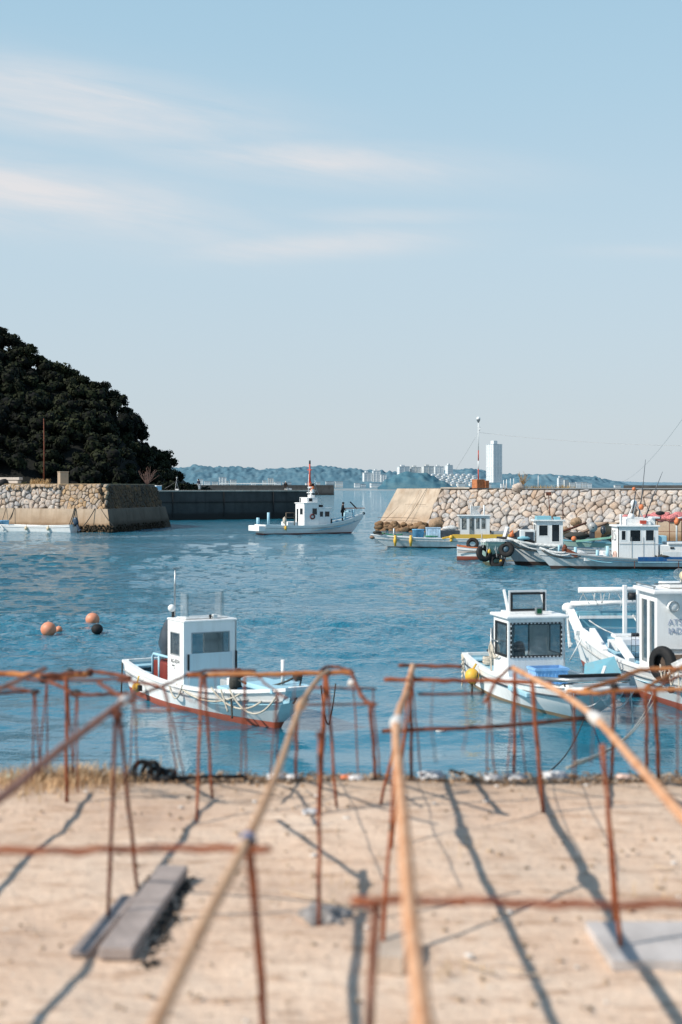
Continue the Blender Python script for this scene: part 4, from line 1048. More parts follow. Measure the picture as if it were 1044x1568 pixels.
# ---- skiff right of centre with the framed wind screen
def boat_right():
    o=empty('fishing_boat',(3.72,34.3,0),R(-78),'white skiff with a black laced screen frame above its cabin, right of centre','boat',GB)
    h=Hull(o,6.5,1.85,.70,.56,.80,rake=.95,stern=.88,bow=.66,bt=.07,bul=.22,p=2.7,wl=.90,flare=.04,mats=(WHITE,paint('tan_antifouling',(.33,.22,.13),.4,.2,rough=.7)),strake=DKGREY)
    cabin(o,2.35,3.40,-.82,.48,.32,1.84,wf=[(.05,.93,.46,.93)],ws=[(.16,.90,.46,.92)],wp=[(.16,.90,.46,.92)],wb=[(.35,.65,.1,.9)],over=.07,roofh=.07,frame=GASKET,fw=.05)
    m=MB(); m.ring((2.95,-.70,1.90),(0,1,0),(0,0,1),.10,.85,.10,.46,.05,.02,lift=.03); m.build('screen_lacing',GASKET,o)
    m=MB(); m.ring((2.95,-.70,1.90),(0,1,0),(0,0,1),.06,.89,.05,.51,.04,.03,lift=.012); m.bar((2.95,-.66,1.92),(2.62,-.66,2.42),.05,.05); m.bar((2.95,.21,1.92),(2.62,.21,2.40),.05,.05); m.build('screen_frame',WHITE,o)
    m=MB(); m.pane((2.95,-.70,1.90),(0,1,0),(0,0,1),.10,.85,.10,.46,inset=.01); m.build('wind_screen',ACRYL,o)
    m=MB(); m.box((2.8,-.2,1.935),(.55,1.0,.05)); m.build('roof_hatch',WHITE,o,bevel=.01)
    m=MB(); m.box((3.32,-.10,2.0),(.09,.16,.16)); m.build('spot_lamp',STEEL,o,bevel=.02)
    m=MB(); m.box((3.37,-.10,2.0),(.02,.10,.11)); m.build('lamp_lens',basic('green_lens',(.02,.12,.06),.2,bump=0),o)
    m=MB()
    for k in range(14):
        for zz in (.455,.935): m.box((3.412,-.82+1.3*(.07+.86*k/13),.32+1.52*zz),(.012,.035,.022))
    for k in range(7):
        for yy in (.045,.935): m.box((3.412,-.82+1.3*yy,.32+1.52*(.5+.4*k/6)),(.012,.022,.035))
    m.build('window_lacing',WPLAST,o)
    outboard(o,.55,-.05,.95,48,1.25,DKGREY)
    outboard(o,.45,.35,.62,60,.8,BLACKR)
    m=MB(); m.box((.3,0,.60),(.4,1.3,.05)); m.box((1.2,-.62,.52),(1.6,.22,.05)); m.build('stern_shelf',LBLUE,o,bevel=.01)
    m=MB(); 
    for k in range(5): m.torus((1.1,-.5,.60+.035*k),.14+.01*(k%2),.022,n=18,m=6)
    m.tube(sag((2.3,-.86,1.3),(2.6,-.86,.9),.1),.018,5); m.tube(sag((2.3,-.86,1.15),(2.9,-.88,1.0),.12),.018,5); m.tube(sag((2.32,-.87,1.25),(2.4,-.88,.6),.05),.018,5); m.torus((2.35,-.87,1.05),.14,.02,Matrix.Rotation(R(90),3,'X')); m.build('rope_coil',ROPE,o)
    m=MB(); m.tube([(2.32,-.86,.5),(2.32,-.86,1.55)],.02,6); m.tube([(2.32,-.86,1.3),(2.9,-.88,1.3)],.014,6); m.build('grab_rail',STEEL,o)
    m=MB(); m.tube(sag((.05,-.85,.7),(.9,-.98,.25),.15),.025,6); m.tube(sag((.2,-.85,.7),(.25,-.92,-.1),.02),.02,6)
    for k in range(6): m.ball((.45,-.96,.62-.1*k),.035,7,5)
    m.build('stern_rope',ROPE,o)
    m=MB(); m.ball((1.6,-1.08,.38),.165,16,10,(1,1,1.12)); m.tube([(1.6,-.98,.66),(1.6,-1.06,.54)],.025,6); tag(m.build('float_fender',YFLOAT,o),'round yellow float')
    m=MB(); m.tube([(1.6,-1.08,.2),(1.62,-1.09,-.1)],.025,6); m.tube(sag((1.3,-1.0,.5),(1.85,-1.02,.5),.3),.015,5); m.build('fender_rope',DROPE,o)
    # dark and white rails across the blunt bow
    m=MB(); m.tube([(5.2,-.86,.80),(6.2,-.80,.90),(6.5,-.62,.92),(6.56,0,.93),(6.5,.62,.92),(5.6,.86,.86)],.045,8); m.build('bow_rail',STEEL,o)
    m=MB(); m.box((6.3,0,.80),(.2,1.34,.05)); m.box((6.0,0,.93),(.10,1.3,.07)); m.build('bow_fender',GASKET,o,bevel=.01)
    m=MB(); m.tube([(6.62,-.75,.74),(6.66,0,.75),(6.6,.72,.74)],.055,8); m.build('white_bumper',WPLAST,o)
    m=MB(); m.box((4.25,-.25,.40),(1.2,1.35,.10)); m.build('fish_hatch',LBLUE,o,bevel=.02)
    m=MB(); m.bar((5.2,.55,.7),(4.5,.95,.9),.06,.05); m.build('short_oar',WPLAST,o)
    m=MB()
    for y in (-.62,-.2,.25,.6): m.tube(sag((6.62,y,.78),(6.5,y+.12,-.1),-.03,6),.013,5)
    for a,b,d in (((6.6,-.7,.72),(6.62,.1,.70),.3),((6.6,-.1,.72),(6.6,.7,.72),.36),((6.62,.05,.75),(6.55,.3,.45),.0)): m.tube(sag(a,b,d,10),.016,5)
    m.torus((6.62,.05,.62),.09,.03,Matrix.Rotation(R(90),3,'Y')); m.build('white_rope',WNET,o)
    return o
BR=boat_right()
Mr=Matrix.Translation((3.72,34.3,0))@Matrix.Rotation(R(-78),4,'Z')
crate('fish_crate',Mr@Vector((3.95,-.12,.46)),(.72,.5,.40),R(12),CRATE,'light blue ribbed fish crate standing before the laced front window')
m=MB()
m.poly([(0,0,0),(.9,.1,.05),(.75,.5,.55),(.1,.45,.4)]); m.poly([(.1,.45,.4),(.75,.5,.55),(.9,.1,.05),(0,0,0)]); 
tag(m.build('tarp',LBLUE2,loc=Mr@Vector((4.3,.55,.5))),'teal tarp bunched right of the laced wind screen cabin','tarp')

# ---- larger boat cut by the right edge
def boat_edge():
    th=-86; L0=Vector((7.25,37.6,0))
    o=empty('fishing_boat',L0,R(th),'bigger white boat with a tyre and tall wheelhouse, cut by the right edge','boat',GB)
    h=Hull(o,11.2,2.5,1.0,.74,1.05,rake=1.3,stern=.9,bow=.1,bt=.16,bul=.32,p=2.4,wl=.9,flare=.03,mats=(WHITE,REDBOT),deck=LBLUE,strake=GREYP)
    m=MB(); 
    cabin(o,5.6,7.0,-.95,1.0,.60,2.40,wf=[(.55,.97,.40,.88)],ws=[(.14,.50,.12,.92),(.58,.90,.12,.92)],wp=[(.2,.8,.5,.88)],wb=[(.3,.7,.1,.9)],over=.12,roofh=.09,frame=WHITE,fw=.06)
    m.bar((5.55,-1.0,2.56),(7.05,-1.0,2.56),.025,.025); m.bar((5.6,-1.0,2.50),(5.6,-1.0,2.57),.025,.025); m.bar((6.95,-1.0,2.5),(6.95,-1.0,2.57),.025,.025); m.bar((6.95,-1.0,2.62),(6.95,.9,2.62),.03,.03); m.build('roof_rail',STEEL,o)
    m=MB(); m.box((6.3,0,2.56),(.8,1.2,.10)); m.build('roof_hatch',WHITE,o,bevel=.02)
    m=MB(); m.lathe((7.02,-.62,2.14),[(.01,-.10),(.10,-.10),(.12,-.04),(.12,.06),(.09,.10),(.01,.10)],14,M=Matrix.Rotation(R(90),3,'Y')); m.build('bulkhead_lamp',WPLAST,o)
    m=MB(); m.torus((7.13,-.62,2.14),.11,.012,Matrix.Rotation(R(90),3,'Y'),16,6); m.build('lamp_guard',STEEL,o)
    m=MB(); m.tube([(6.6,-.3,2.50),(6.6,-.3,2.70)],.03,7); m.build('searchlight_stem',STEEL,o)
    m=MB(); m.ball((6.6,-.34,2.80),.13,14,9,(1,1,1)); m.build('searchlight',glass('clear_lamp_dome',(.9,.9,.88),.2),o)
    m=MB(); m.ball((6.66,-.26,2.78),.10,12,8); m.build('lamp_reflector',basic('warm_reflector',(.75,.66,.45),.4,bump=0),o)
    text("ATS\nIAD",o,(7.012,-.56,1.70),.185,(R(90),0,R(90)),INKB,'lettering')
    m=MB(); m.box((7.2,-.40,.98),(.05,1.1,.28)); m.box((7.25,-.15,.98),(.06,.16,.36)); m.box((7.22,.5,.98),(.05,.6,.28)); m.build('wooden_board',BROWNW,o)
    m=MB(); m.bar((7.02,-.9,1.22),(7.02,-.2,1.20),.02,.03); m.build('grab_handle',STEEL,o)
    tyre(o,(7.75,-1.05,1.0),.27,.115,Matrix.Rotation(R(90),3,'X')@Matrix.Rotation(R(25),3,'Y'))
    m=MB(); m.ball((8.6,0,1.02),.5,14,8,(1.3,1.5,.45),jit=.6); m.ball((8.1,-.5,1.0),.35,12,7,(1.2,1.2,.5),jit=.6); m.build('white_net_heap',WNET,o)
    # stern gallows: heavy white tubes, posts and a sloping beam
    m=MB(); m.tube([(.9,-1.2,2.05),(.95,.9,2.06)],.075,10); m.tube([(.4,-1.28,1.66),(.42,.9,1.68)],.07,10); m.build('gallows_tube',WHITE,o)
    m=MB(); m.box((1.6,-.18,1.35),(.105,.105,1.75)); m.box((1.5,.20,1.35),(.105,.105,1.8)); m.build('gallows_post',WHITE,o,bevel=.015)
    m=MB(); m.ball((.35,-1.34,1.55),.17,12,8,(1,1,.8)); m.bar((.4,-1.32,1.5),(1.4,-1.28,1.0),.20,.14); m.build('roller_head',WHITE,o)
    m=MB(); m.bar((1.4,-1.26,1.02),(3.4,-1.24,.86),.06,.28); m.bar((2.4,-1.22,1.18),(3.6,-1.2,.80),.14,.1); m.bar((3.6,-.9,1.05),(5.0,-.95,.72),.14,.16); m.build('sloping_beam',WHITE,o,bevel=.01)
    m=MB(); m.box((.7,-.2,1.28),(.06,2.0,.42)); m.bar((.8,-1.15,1.40),(.85,.8,1.42),.07,.07); m.build('stern_board',LBLUE2,o)
    m=MB(); m.bar((1.0,-1.2,1.36),(1.0,.7,1.36),.06,.07); m.build('stern_rail',WHITE2,o)
    m=MB(); m.box((2.5,-.15,.80),(.9,1.2,.22)); m.box((3.0,-.45,.95),(.5,.5,.18)); m.box((2.2,-.3,1.0),(.4,.7,.1)); m.build('fish_hatch',WHITE2,o,bevel=.03)
    m=MB(); m.box((2.6,-.18,1.0),(.18,.2,.22)); m.build('winch',GASKET,o,bevel=.03)
    m=MB(); r=random.Random(6)
    for k in range(16):
        y=-1.15+k*.13; m.tube(sag((.9+r.uniform(-.05,.05),y,2.10),(1.0,y+r.uniform(-.2,.3),1.66+r.uniform(-.1,.2)),.03,5),.012,4)
    m.tube(sag((.5,-1.4,1.5),(1.6,-1.55,.75),.3,10),.03,6); m.tube(sag((.6,-1.42,1.45),(1.6,-1.58,.7),.35,10),.03,6); m.tube(sag((1.2,-1.0,1.3),(3.4,.2,1.2),.25,12),.018,5); m.tube(sag((1.0,.2,1.4),(2.4,.5,1.5),.3,12),.03,5); m.build('white_rope',WNET,o)
    m=MB(); m.ball((2.3,.45,1.45),.16,10,7,(1.3,1,.7),jit=.4); m.build('blue_hose_coil',LBLUE2,o)
    m=MB(); m.tube([(1.1,.05,1.9),(1.1,.25,1.9)],.10,8); m.tube([(2.2,.0,1.0),(2.6,.3,1.25),(2.9,.6,1.5)],.03,6); m.build('black_fitting',GASKET,o)
    m=MB(); m.tube([(1.75,-1.62,.35),(2.1,-1.40,.95)],.018,6); m.tube([(2.1,-1.40,.95),(2.3,-1.3,.7)],.018,6); m.build('boat_hook',WPLAST,o)
    m=MB(); m.tube([(8.9,-1.2,.62),(8.92,-1.26,.62)],.07,12); m.tube([(9.6,-1.02,.72),(9.63,-1.07,.72)],.06,12); m.build('scupper',GASKET,o)
    m=MB()
    for k in range(5): m.tube(sag((8.0+.5*k,-1.18+.03*k,1.02),(8.4+.5*k,-1.2+.03*k,.95),.25+.05*k,10),.018,5)
    m.build('bow_rope',ROPE,o)
    return o
boat_edge()
Me=Matrix.Translation((7.25,37.6,0))@Matrix.Rotation(R(-86),4,'Z')
crate('fish_basket',Me@Vector((3.3,.12,.88)),(.6,.78,.42),R(-4),basic('lavender_blue_basket',(.33,.45,.80),.5,var=.2,bump=0),'lavender blue basket between the white posts and the tall wheelhouse')
m=MB(); m.ball((0,0,0),.2,12,7,(1.3,1,.4),jit=.5); tag(m.build('net_bundle',basic('maroon_net',(.2,.06,.08),.9,bump=.8,bs=40),loc=Me@Vector((3.3,.2,1.3))),'maroon net bundle lying in the lavender basket','nets')
# wire cage of the rack below the basket
m=MB()
for k in range(9): m.tube([(-.4+.1*k,0,0),(-.4+.1*k,0,.7)],.006,4)
for k in range(5): m.tube([(-.4,0,.1+.14*k),(.4,0,.1+.14*k)],.006,4)
tag(m.build('wire_basket',DKGREY,loc=Me@Vector((3.75,-.2,.55))),'dark wire mesh panel hanging below the lavender basket','basket')

# ---- boat under way with a man at the bow
def boat_moving():
    o=empty('fishing_boat',(-8.05,141.3,0),R(26),'white boat with a red mast motoring out past the dark breakwater','boat',GB)
    h=Hull(o,11.6,3.0,.95,.85,2.05,rake=1.6,stern=.93,bow=.05,bt=.12,bul=.5,p=2.0,wl=.86,mats=(WHITE,paint('maroon_antifouling',(.22,.05,.04),.3,.1)),deck=LBLUE,strake=GREYP,capw=.14)
    m=MB(); m.box((-.35,0,.62),(.7,2.7,.55)); m.build('stern_platform',WHITE,o,bevel=.05)
    cabin(o,4.3,5.9,-1.15,.95,.55,3.05,wf=[(.15,.85,.6,.85)],ws=[(.55,.90,.55,.82)],wp=[(.2,.8,.6,.82)],wb=[(.12,.34,.05,.80),(.5,.85,.55,.82)],over=.10,roofh=.10,frame=WHITE2,gl=DGLASS,fw=.06,name='deckhouse')
    cabin(o,5.94,7.3,-1.0,.85,.55,2.55,wf=[(.15,.85,.6,.85)],ws=[(.10,.40,.58,.86),(.52,.92,.58,.86)],wp=[(.2,.8,.6,.86)],wb=[],over=.08,roofh=.08,frame=WHITE2,gl=DGLASS,fw=.05,name='wheelhouse')
    m=MB(); m.torus((5.2,-1.2,1.75),.22,.07,Matrix.Rotation(R(90),3,'X')); m.build('life_ring',basic('dark_red_ring',(.14,.03,.03),.7,bump=0),o)
    m=MB(); m.box((5.35,-.1,3.40),(1.2,1.5,.5)); m.box((5.65,.1,3.75),(.5,.7,.35)); m.build('upper_box',WHITE,o,bevel=.04)
    m=MB(); m.box((5.15,-.87,3.42),(.35,.03,.28)); m.box((6.45,-.3,2.80),(.4,.5,.25)); m.build('dark_vent',GASKET,o)
    m=MB(); m.tube([(4.75,.9,3.2),(4.75,.9,3.65),(4.75,-1.2,3.65),(4.75,-1.2,3.2)],.035,6); m.tube([(4.75,-1.2,3.65),(5.75,-1.2,3.65)],.035,6); m.build('roof_rail',WPLAST,o)
    m=MB(); m.tube([(5.55,0,3.6),(5.55,0,4.6)],[.12,.08],8); m.tube([(5.00,-.6,3.2),(5.05,-.6,6.0)],[.035,.025],6); m.box((5.55,0,4.15),(.25,1.4,.08)); m.lathe((5.55,0,4.55),[(.01,0),(.3,.05),(.32,.18),(.01,.22)],12); m.box((5.55,-.5,4.35),(.2,.2,.3)); m.build('radar_frame',WPLAST,o)
    m=MB(); m.tube([(5.45,0,4.6),(5.45,0,7.05)],[.13,.08],8); m.box((5.45,0,6.45),(.12,.9,.09)); m.box((5.45,0,5.2),(.14,.7,.09)); m.build('mast',RED,o)
    m=MB(); m.ball((5.65,-.15,4.55),.22,9,6,(1,1,1.4),jit=.3); m.box((5.45,0,5.0),(.22,.5,.2)); m.build('orange_buoy_light',ORANGE,o)
    m=MB(); m.tube([(5.45,0,7.05),(5.45,0,7.4)],.09,8); m.box((5.75,.0,4.9),(.24,.3,.35)); m.build('mast_head_lamp',GASKET,o)
    m=MB(); m.tube(sag((5.45,0,6.4),(7.05,.3,2.7),-.02),.012,4); m.tube([(6.15,.3,3.0),(6.15,.3,6.2)],.012,4); m.build('stay_wire',STEEL,o)
    m=MB(); bitt(m,.45,-1.1,.9,1.3,.14); m.build('stern_bitt',LBLUE,o); m=MB(); bitt(m,.2,1.0,.9,.75,.16); m.build('stern_bitt',LBLUE,o)
    m=MB(); m.tube([(2.3,-1.2,.9),(2.3,-1.2,2.15),(3.2,-1.2,2.15),(3.2,-1.2,.9)],.045,6); m.tube([(2.3,-1.2,1.7),(3.2,-1.2,1.7)],.035,6); m.build('net_rail',basic('brown_rail',(.22,.16,.11),.7,bump=0),o)
    m=MB(); m.ball((2.1,-1.35,1.35),.2,8,6,(1,1,1.8),jit=.5); m.tube(sag((2.0,-1.5,1.4),(2.2,-1.55,.3),0),.05,6); m.build('rope_bunch',ROPE,o)
    m=MB(); m.ball((2.1,-1.55,.65),.14,8,6,(1,1,1.6)); tag(m.build('float_fender',YFLOAT,o),'small yellow fender')
    m=MB(); m.box((3.1,-.2,.95),(1.1,1.6,.6)); m.build('engine_hatch',WHITE,o,bevel=.05)
    m=MB(); m.tube([(7.4,-.95,.7),(7.4,-.95,1.5)],.10,7); m.build('black_hose',GASKET,o)
    # bow gear
    m=MB(); bitt(m,10.2,-.35,1.2,1.25,.13); bitt(m,9.6,.45,1.1,1.1,.13); m.box((9.9,.05,2.25),(.14,1.2,.14)); m.build('bow_bitt',LBLUE,o)
    m=MB(); m.box((10.4,-.1,2.55),(2.3,.32,.08)); m.build('orange_plank',ORANGE,o,bevel=.01)
    m=MB(); m.bar((10.0,0,3.2),(10.7,-.1,2.5),.16,.1); m.build('anchor_bar',GASKET,o)
    m=MB(); m.ball((11.55,0,2.0),.16,8,6,(1,1,.9)); m.build('bow_roller',GASKET,o)
    m=MB(); m.bar((6.9,-.9,1.3),(9.3,-.8,1.75),.12,.1); m.box((8.0,0,.85),(1.4,1.2,.35)); m.build('fish_hatch',LBLUE,o)
    m=MB(); m.tube([(5.0+.02,-1.49,.6),(8.2,-1.38,.62)],.035,6); m.build('side_pipe',GREYP,o)
    return o,h
BM,HM=boat_moving()
Mm=Matrix.Translation((-8.05,141.3,0))@Matrix.Rotation(R(26),4,'Z')

# foam and wake
WK=NT('foam'); 
f=WK.noise(WK.n('ShaderNodeNewGeometry').outputs['Position'],1.6,6,.7,(1,2.2,1)); tr=WK.n('ShaderNodeBsdfTransparent'); mx=WK.n('ShaderNodeMixShader')
WK.l(WK.ramp(f,[(.52,(0,0,0)),(.66,(.75,.75,.75))]),mx.inputs[0]); WK.l(tr.outputs[0],mx.inputs[1]); WK.l(WK.b.outputs[0],mx.inputs[2]); WK.b.inputs['Base Color'].default_value=(.75,.8,.82,1); WK.b.inputs['Roughness'].default_value=.6
WK.l(mx.outputs[0],WK.out.inputs[0])
m=MB()
rows=[]
for i in range(14):
    t=i/13; c=Mm@Vector((-.4-22*t,-1.2*t,0)); wd=1.0+2.6*t
    rows.append([c+Vector((.35*wd,-wd*.9,.03)),c+Vector((0,0,.05)),c+Vector((-.35*wd,wd*.9,.03))])
m.grid(rows,0,True)
for sd in (-1,1):
    rows=[]
    for i in range(9):
        t=i/8; c=Mm@Vector((9.6-5*t,sd*(.5+1.15*t**.6+.1),.05)); n_=(Mm.to_3x3()@Vector((0,sd,0))); rows.append([c,c+n_*(.25+.5*t)])
    m.grid(rows,0,True)
tag(m.build('wake',WK.m),'white foam of the wake behind the moving boat','wake',kind='stuff')

# ---- long low boat with the yellow band
def boat_yellow():
    o=empty('fishing_boat',(14.4,110.6,0),R(179),'long low grey boat with a yellow band along its side','boat',GB)
    h=Hull(o,12.1,2.5,.85,.72,1.02,rake=1.5,stern=.92,bow=.08,bt=.10,bul=.18,p=2.2,wl=.88,mats=(WHITE2,DARKBOT),deck=LBLUE2,cap=WPLAST,strake=GREYP)
    m=MB(); m.box((3.1,1.235,.90),(5.4,.06,.34)); m.bar((5.8,1.235,.93),(6.6,1.22,.76),.06,.14); m.build('yellow_band',YELLOW,o,bevel=.01)
    for x in (10.2,9.0):
        m=MB(); m.tube([(x,h.hb(x)+.06,.98),(x,h.hb(x)+.02,.15)],.09,8); m.ball((x,h.hb(x)+.08,.55),.14,8,6,(1,1,2)); tag(m.build('float_fender',YFLOAT,o),'slim yellow fender')
    for x in (5.9,.9):
        m=MB(); m.ball((x,1.33,.85),.16,9,6,(1,1,1.1),jit=.3); m.ball((x,1.33,.6),.11,8,6,jit=.3); tag(m.build('float_fender',YFLOAT,o),'knotted yellow float')
    cabin(o,2.9,5.2,-.85,.85,.70,2.45,wf=[(.15,.85,.42,.92)],wp=[(.06,.22,.42,.92),(.32,.48,.10,.94),(.54,.66,.45,.92),(.72,.86,.45,.92)],ws=[(.06,.22,.42,.92),(.32,.48,.1,.94),(.54,.66,.45,.92),(.72,.86,.45,.92)],wb=[(.2,.8,.45,.92)],over=.12,roofh=.09,mat=WHITE2,frame=GREYP,gl=GLASS,fw=.03)
    m=MB(); m.poly([(3.5,.0,2.55),(4.3,.0,2.55),(4.3,.0,3.2),(3.5,.0,3.25),(3.8,0,2.9)]); m.poly([(3.5,.0,2.55),(3.8,0,2.9),(3.5,.0,3.25),(4.3,.0,3.2),(4.3,.0,2.55)]); m.build('flag',WPLAST,o)
    m=MB(); m.tube([(4.3,0,2.5),(4.3,0,3.3)],.03,6); m.tube([(3.3,.3,2.5),(3.3,.3,3.3)],.07,7); m.build('roof_post',WPLAST,o)
    m=MB(); m.box((5.9,0,1.05),(1.5,1.5,.6)); m.build('dark_hatch',DKGREY,o,bevel=.04)
    m=MB(); m.ball((5.9,.1,1.5),.4,10,7,(1.4,1,.5),jit=.6); m.build('net_pile',WNET,o)
    m=MB(); m.box((2.1,0,1.0),(1.1,1.4,.5)); m.box((1.0,.2,.95),(.8,1.0,.4)); m.build('stern_hatch',GREYP,o,bevel=.04)
    m=MB(); m.ball((11.6,0,1.18),.22,9,6,(1.6,1,.7),jit=.6); m.tube(sag((11.9,.1,1.2),(11.0,.6,1.1),.1),.05,6); m.build('bow_rope',DROPE,o)
    m=MB(); m.ball((11.95,0,.80),.2,9,6,(1.2,1,.8)); m.build('bow_fender',BROWNW,o)
    m=MB(); m.tube(sag((11.2,.5,1.15),(9.6,.4,1.05),.1),.05,6); m.tube([(6.9,.9,.9),(7.9,.8,.92)],.05,6); m.build('green_rope',basic('green_rope',(.04,.25,.13),.8,bump=.3),o)
    m=MB(); m.tube([(10.3,.5,1.0),(10.3,.5,1.5)],.06,6); m.build('bow_bitt',WPLAST,o)
    return h
boat_yellow()
m=MB(); m.lathe((0,0,0),[(.01,0),(.42,0),(.46,.6),(.50,.62),(.48,.66),(.44,.64),(.38,.05)],16); tag(m.build('round_tub',BLUEBOX,loc=(6.0,110.5,.78)),'round pale blue tub on the yellow banded boat','tub')
crate('fish_crate',(7.15,110.4,.80),(1.1,.9,.78),0,basic('very_pale_blue_crate',(.50,.66,.80),.5,bump=0),'square pale blue crate beside the round tub on the yellow banded boat')

# ---- small dinghy behind the tyre fender boat
def dinghy():
    o=empty('dinghy',(7.55,92.5,0),R(-6),'tiny white dinghy with red bottom and orange rim, left of the tyre hung barge','boat')
    Hull(o,3.6,1.5,.92,.80,.95,rake=.5,stern=.9,bow=.1,bt=.24,bul=.35,mats=(WHITE,REDBOT),cap=ORANGE,deck=WHITE2,strake=GREYP,draft=.3,wl=.9)
    m=MB(); m.box((1.0,-.74,.52),(1.9,.04,.05)); m.build('side_stripe',BROWNW,o)
    m=MB(); m.box((.7,0,.75),(.3,1.2,.05)); m.box((2.0,0,.75),(.3,1.2,.05)); m.build('thwart',WHITE2,o)
    m=MB(); m.tube([(1.6,.3,.9),(1.6,.3,1.7)],.04,6); m.box((1.75,.3,1.1),(.3,.3,.4)); m.build('engine',GREYP,o)
    tyre(o,(1.0,.5,1.0),.30,.13,Matrix.Rotation(R(70),3,'X'))
dinghy()
# ---- blunt barge hung with tyres
def barge():
    o=empty('barge',(9.55,90.2,0),R(-94),'blunt pale green barge hung with big black tyres','boat')
    h=Hull(o,6.2,1.5,1.35,1.35,1.5,rake=1.0,stern=.9,bow=.72,bt=.2,bul=.25,p=4,wl=.86,mats=(GREEN,paint('slimy_bottom',(.12,.10,.03),.5,.3)),deck=GREYW,cap=WNET,strake=None)
    tyre(o,(5.95,-.66,.78),.36,.17,Matrix.Rotation(R(72),3,'Y')@Matrix.Rotation(R(-28),3,'X'))
    tyre(o,(6.12,.66,1.02),.32,.16,Matrix.Rotation(R(78),3,'Y')@Matrix.Rotation(R(14),3,'X'))
    tyre(o,(5.85,.10,.32),.32,.15,Matrix.Rotation(R(70),3,'Y'))
    m=MB(); m.ball((6.16,.66,1.02),.19,12,8,(.6,1,1)); m.build('tyre_filling',basic('blue_grey_float',(.06,.11,.15),.3,bump=0),o)
    m=MB(); r=random.Random(4)
    for k in range(12): m.tube(sag((6.1,-.8+.13*k,1.5),(5.9,-.85+.14*k+r.uniform(-.2,.2),.4+r.uniform(0,.6)),.1*r.random(),6),.022,5)
    m.ball((5.6,0,1.5),.45,12,7,(1,1.7,.3),jit=.6); m.build('rope_tangle',WNET,o)
    m=MB(); m.ball((5.98,-.35,.9),.10,8,6,(1,1,1.5),jit=.3); m.ball((5.9,.35,.3),.09,8,6,(1,1,1.5)); tag(m.build('float_fender',YFLOAT,o),'dirty yellow float')
barge()
# ---- second moored boat, its bow left of the blue banded one
def boat_b():
    o=empty('fishing_boat',(21.6,85.6,0),R(178),'pale grey moored boat between the tyre hung barge and the blue banded boat','boat',GB)
    h=Hull(o,12.0,2.6,1.1,.95,1.62,rake=1.0,stern=.9,bow=.06,bt=.22,bul=.4,p=2.2,wl=.86,mats=(GREYW,DARKBOT),deck=LBLUE,cap=GREYP,strake=DKGREY)
    cabin(o,8.3,9.9,-.8,.8,.9,2.65,wf=[(.12,.88,.5,.9)],wp=[(.10,.45,.50,.88),(.58,.88,.30,.9)],ws=[(.1,.45,.5,.88)],wb=[(.2,.8,.5,.9)],over=.14,roofh=.09,mat=WHITE2,frame=WPLAST,gl=DGLASS,fw=.05)
    m=MB(); m.box((10.4,0,1.65),(.9,1.5,1.0)); m.build('companionway',WHITE2,o,bevel=.04)
    m=MB(); m.box((10.3,.77,1.72),(.5,.03,.6)); m.build('dark_opening',DKGREY,o)
    m=MB(); m.box((9.4,0,2.85),(.9,1.0,.24)); m.box((8.6,.2,2.82),(.4,.5,.2)); m.build('roof_box',LBLUE2,o,bevel=.03)
    m=MB(); m.tube([(9.0,.3,2.7),(9.1,.35,4.2)],[.04,.025],6); m.box((9.1,.36,4.3),(.3,.2,.22)); m.build('mast',RUSTD,o); m=MB(); m.tube([(8.2,0,2.7),(8.2,0,4.1)],[.03,.02],6); m.build('antenna',RUSTD,o)
    m=MB(); m.bar((11.3,.1,1.5),(10.3,.35,2.2),.2,.5); m.build('folded_tarp',DKGREY,o)
    m=MB(); m.ball((11.3,.25,1.85),.15,9,6,(1,1,1.4),jit=.5); m.build('orange_gear',ORANGE,o)
    m=MB(); m.bar((11.75,.1,1.55),(11.55,.3,2.3),.2,.2); m.build('white_post',WPLAST,o)
    m=MB(); m.tube([(12.2,.2,1.62),(11.0,.55,1.6),(10.0,.85,1.38)],.11,7); m.build('bow_pole',BLACKR,o)
    m=MB(); m.tube(sag((11.6,.45,1.62),(8.4,1.3,1.2),.12,14),.10,7); m.tube(sag((11.2,.7,1.5),(8.8,1.3,1.1),.3,14),.05,6); m.build('rope_tangle',WNET,o)
    m=MB(); m.ball((10.6,.6,1.65),.3,9,6,(1.7,1,.5),jit=.6); m.build('blue_net',LBLUE2,o)
    m=MB(); m.tube(sag((11.6,.4,1.5),(9.2,1.25,1.05),.35,10),.035,5); m.build('dark_rope',DROPE,o)
boat_b()
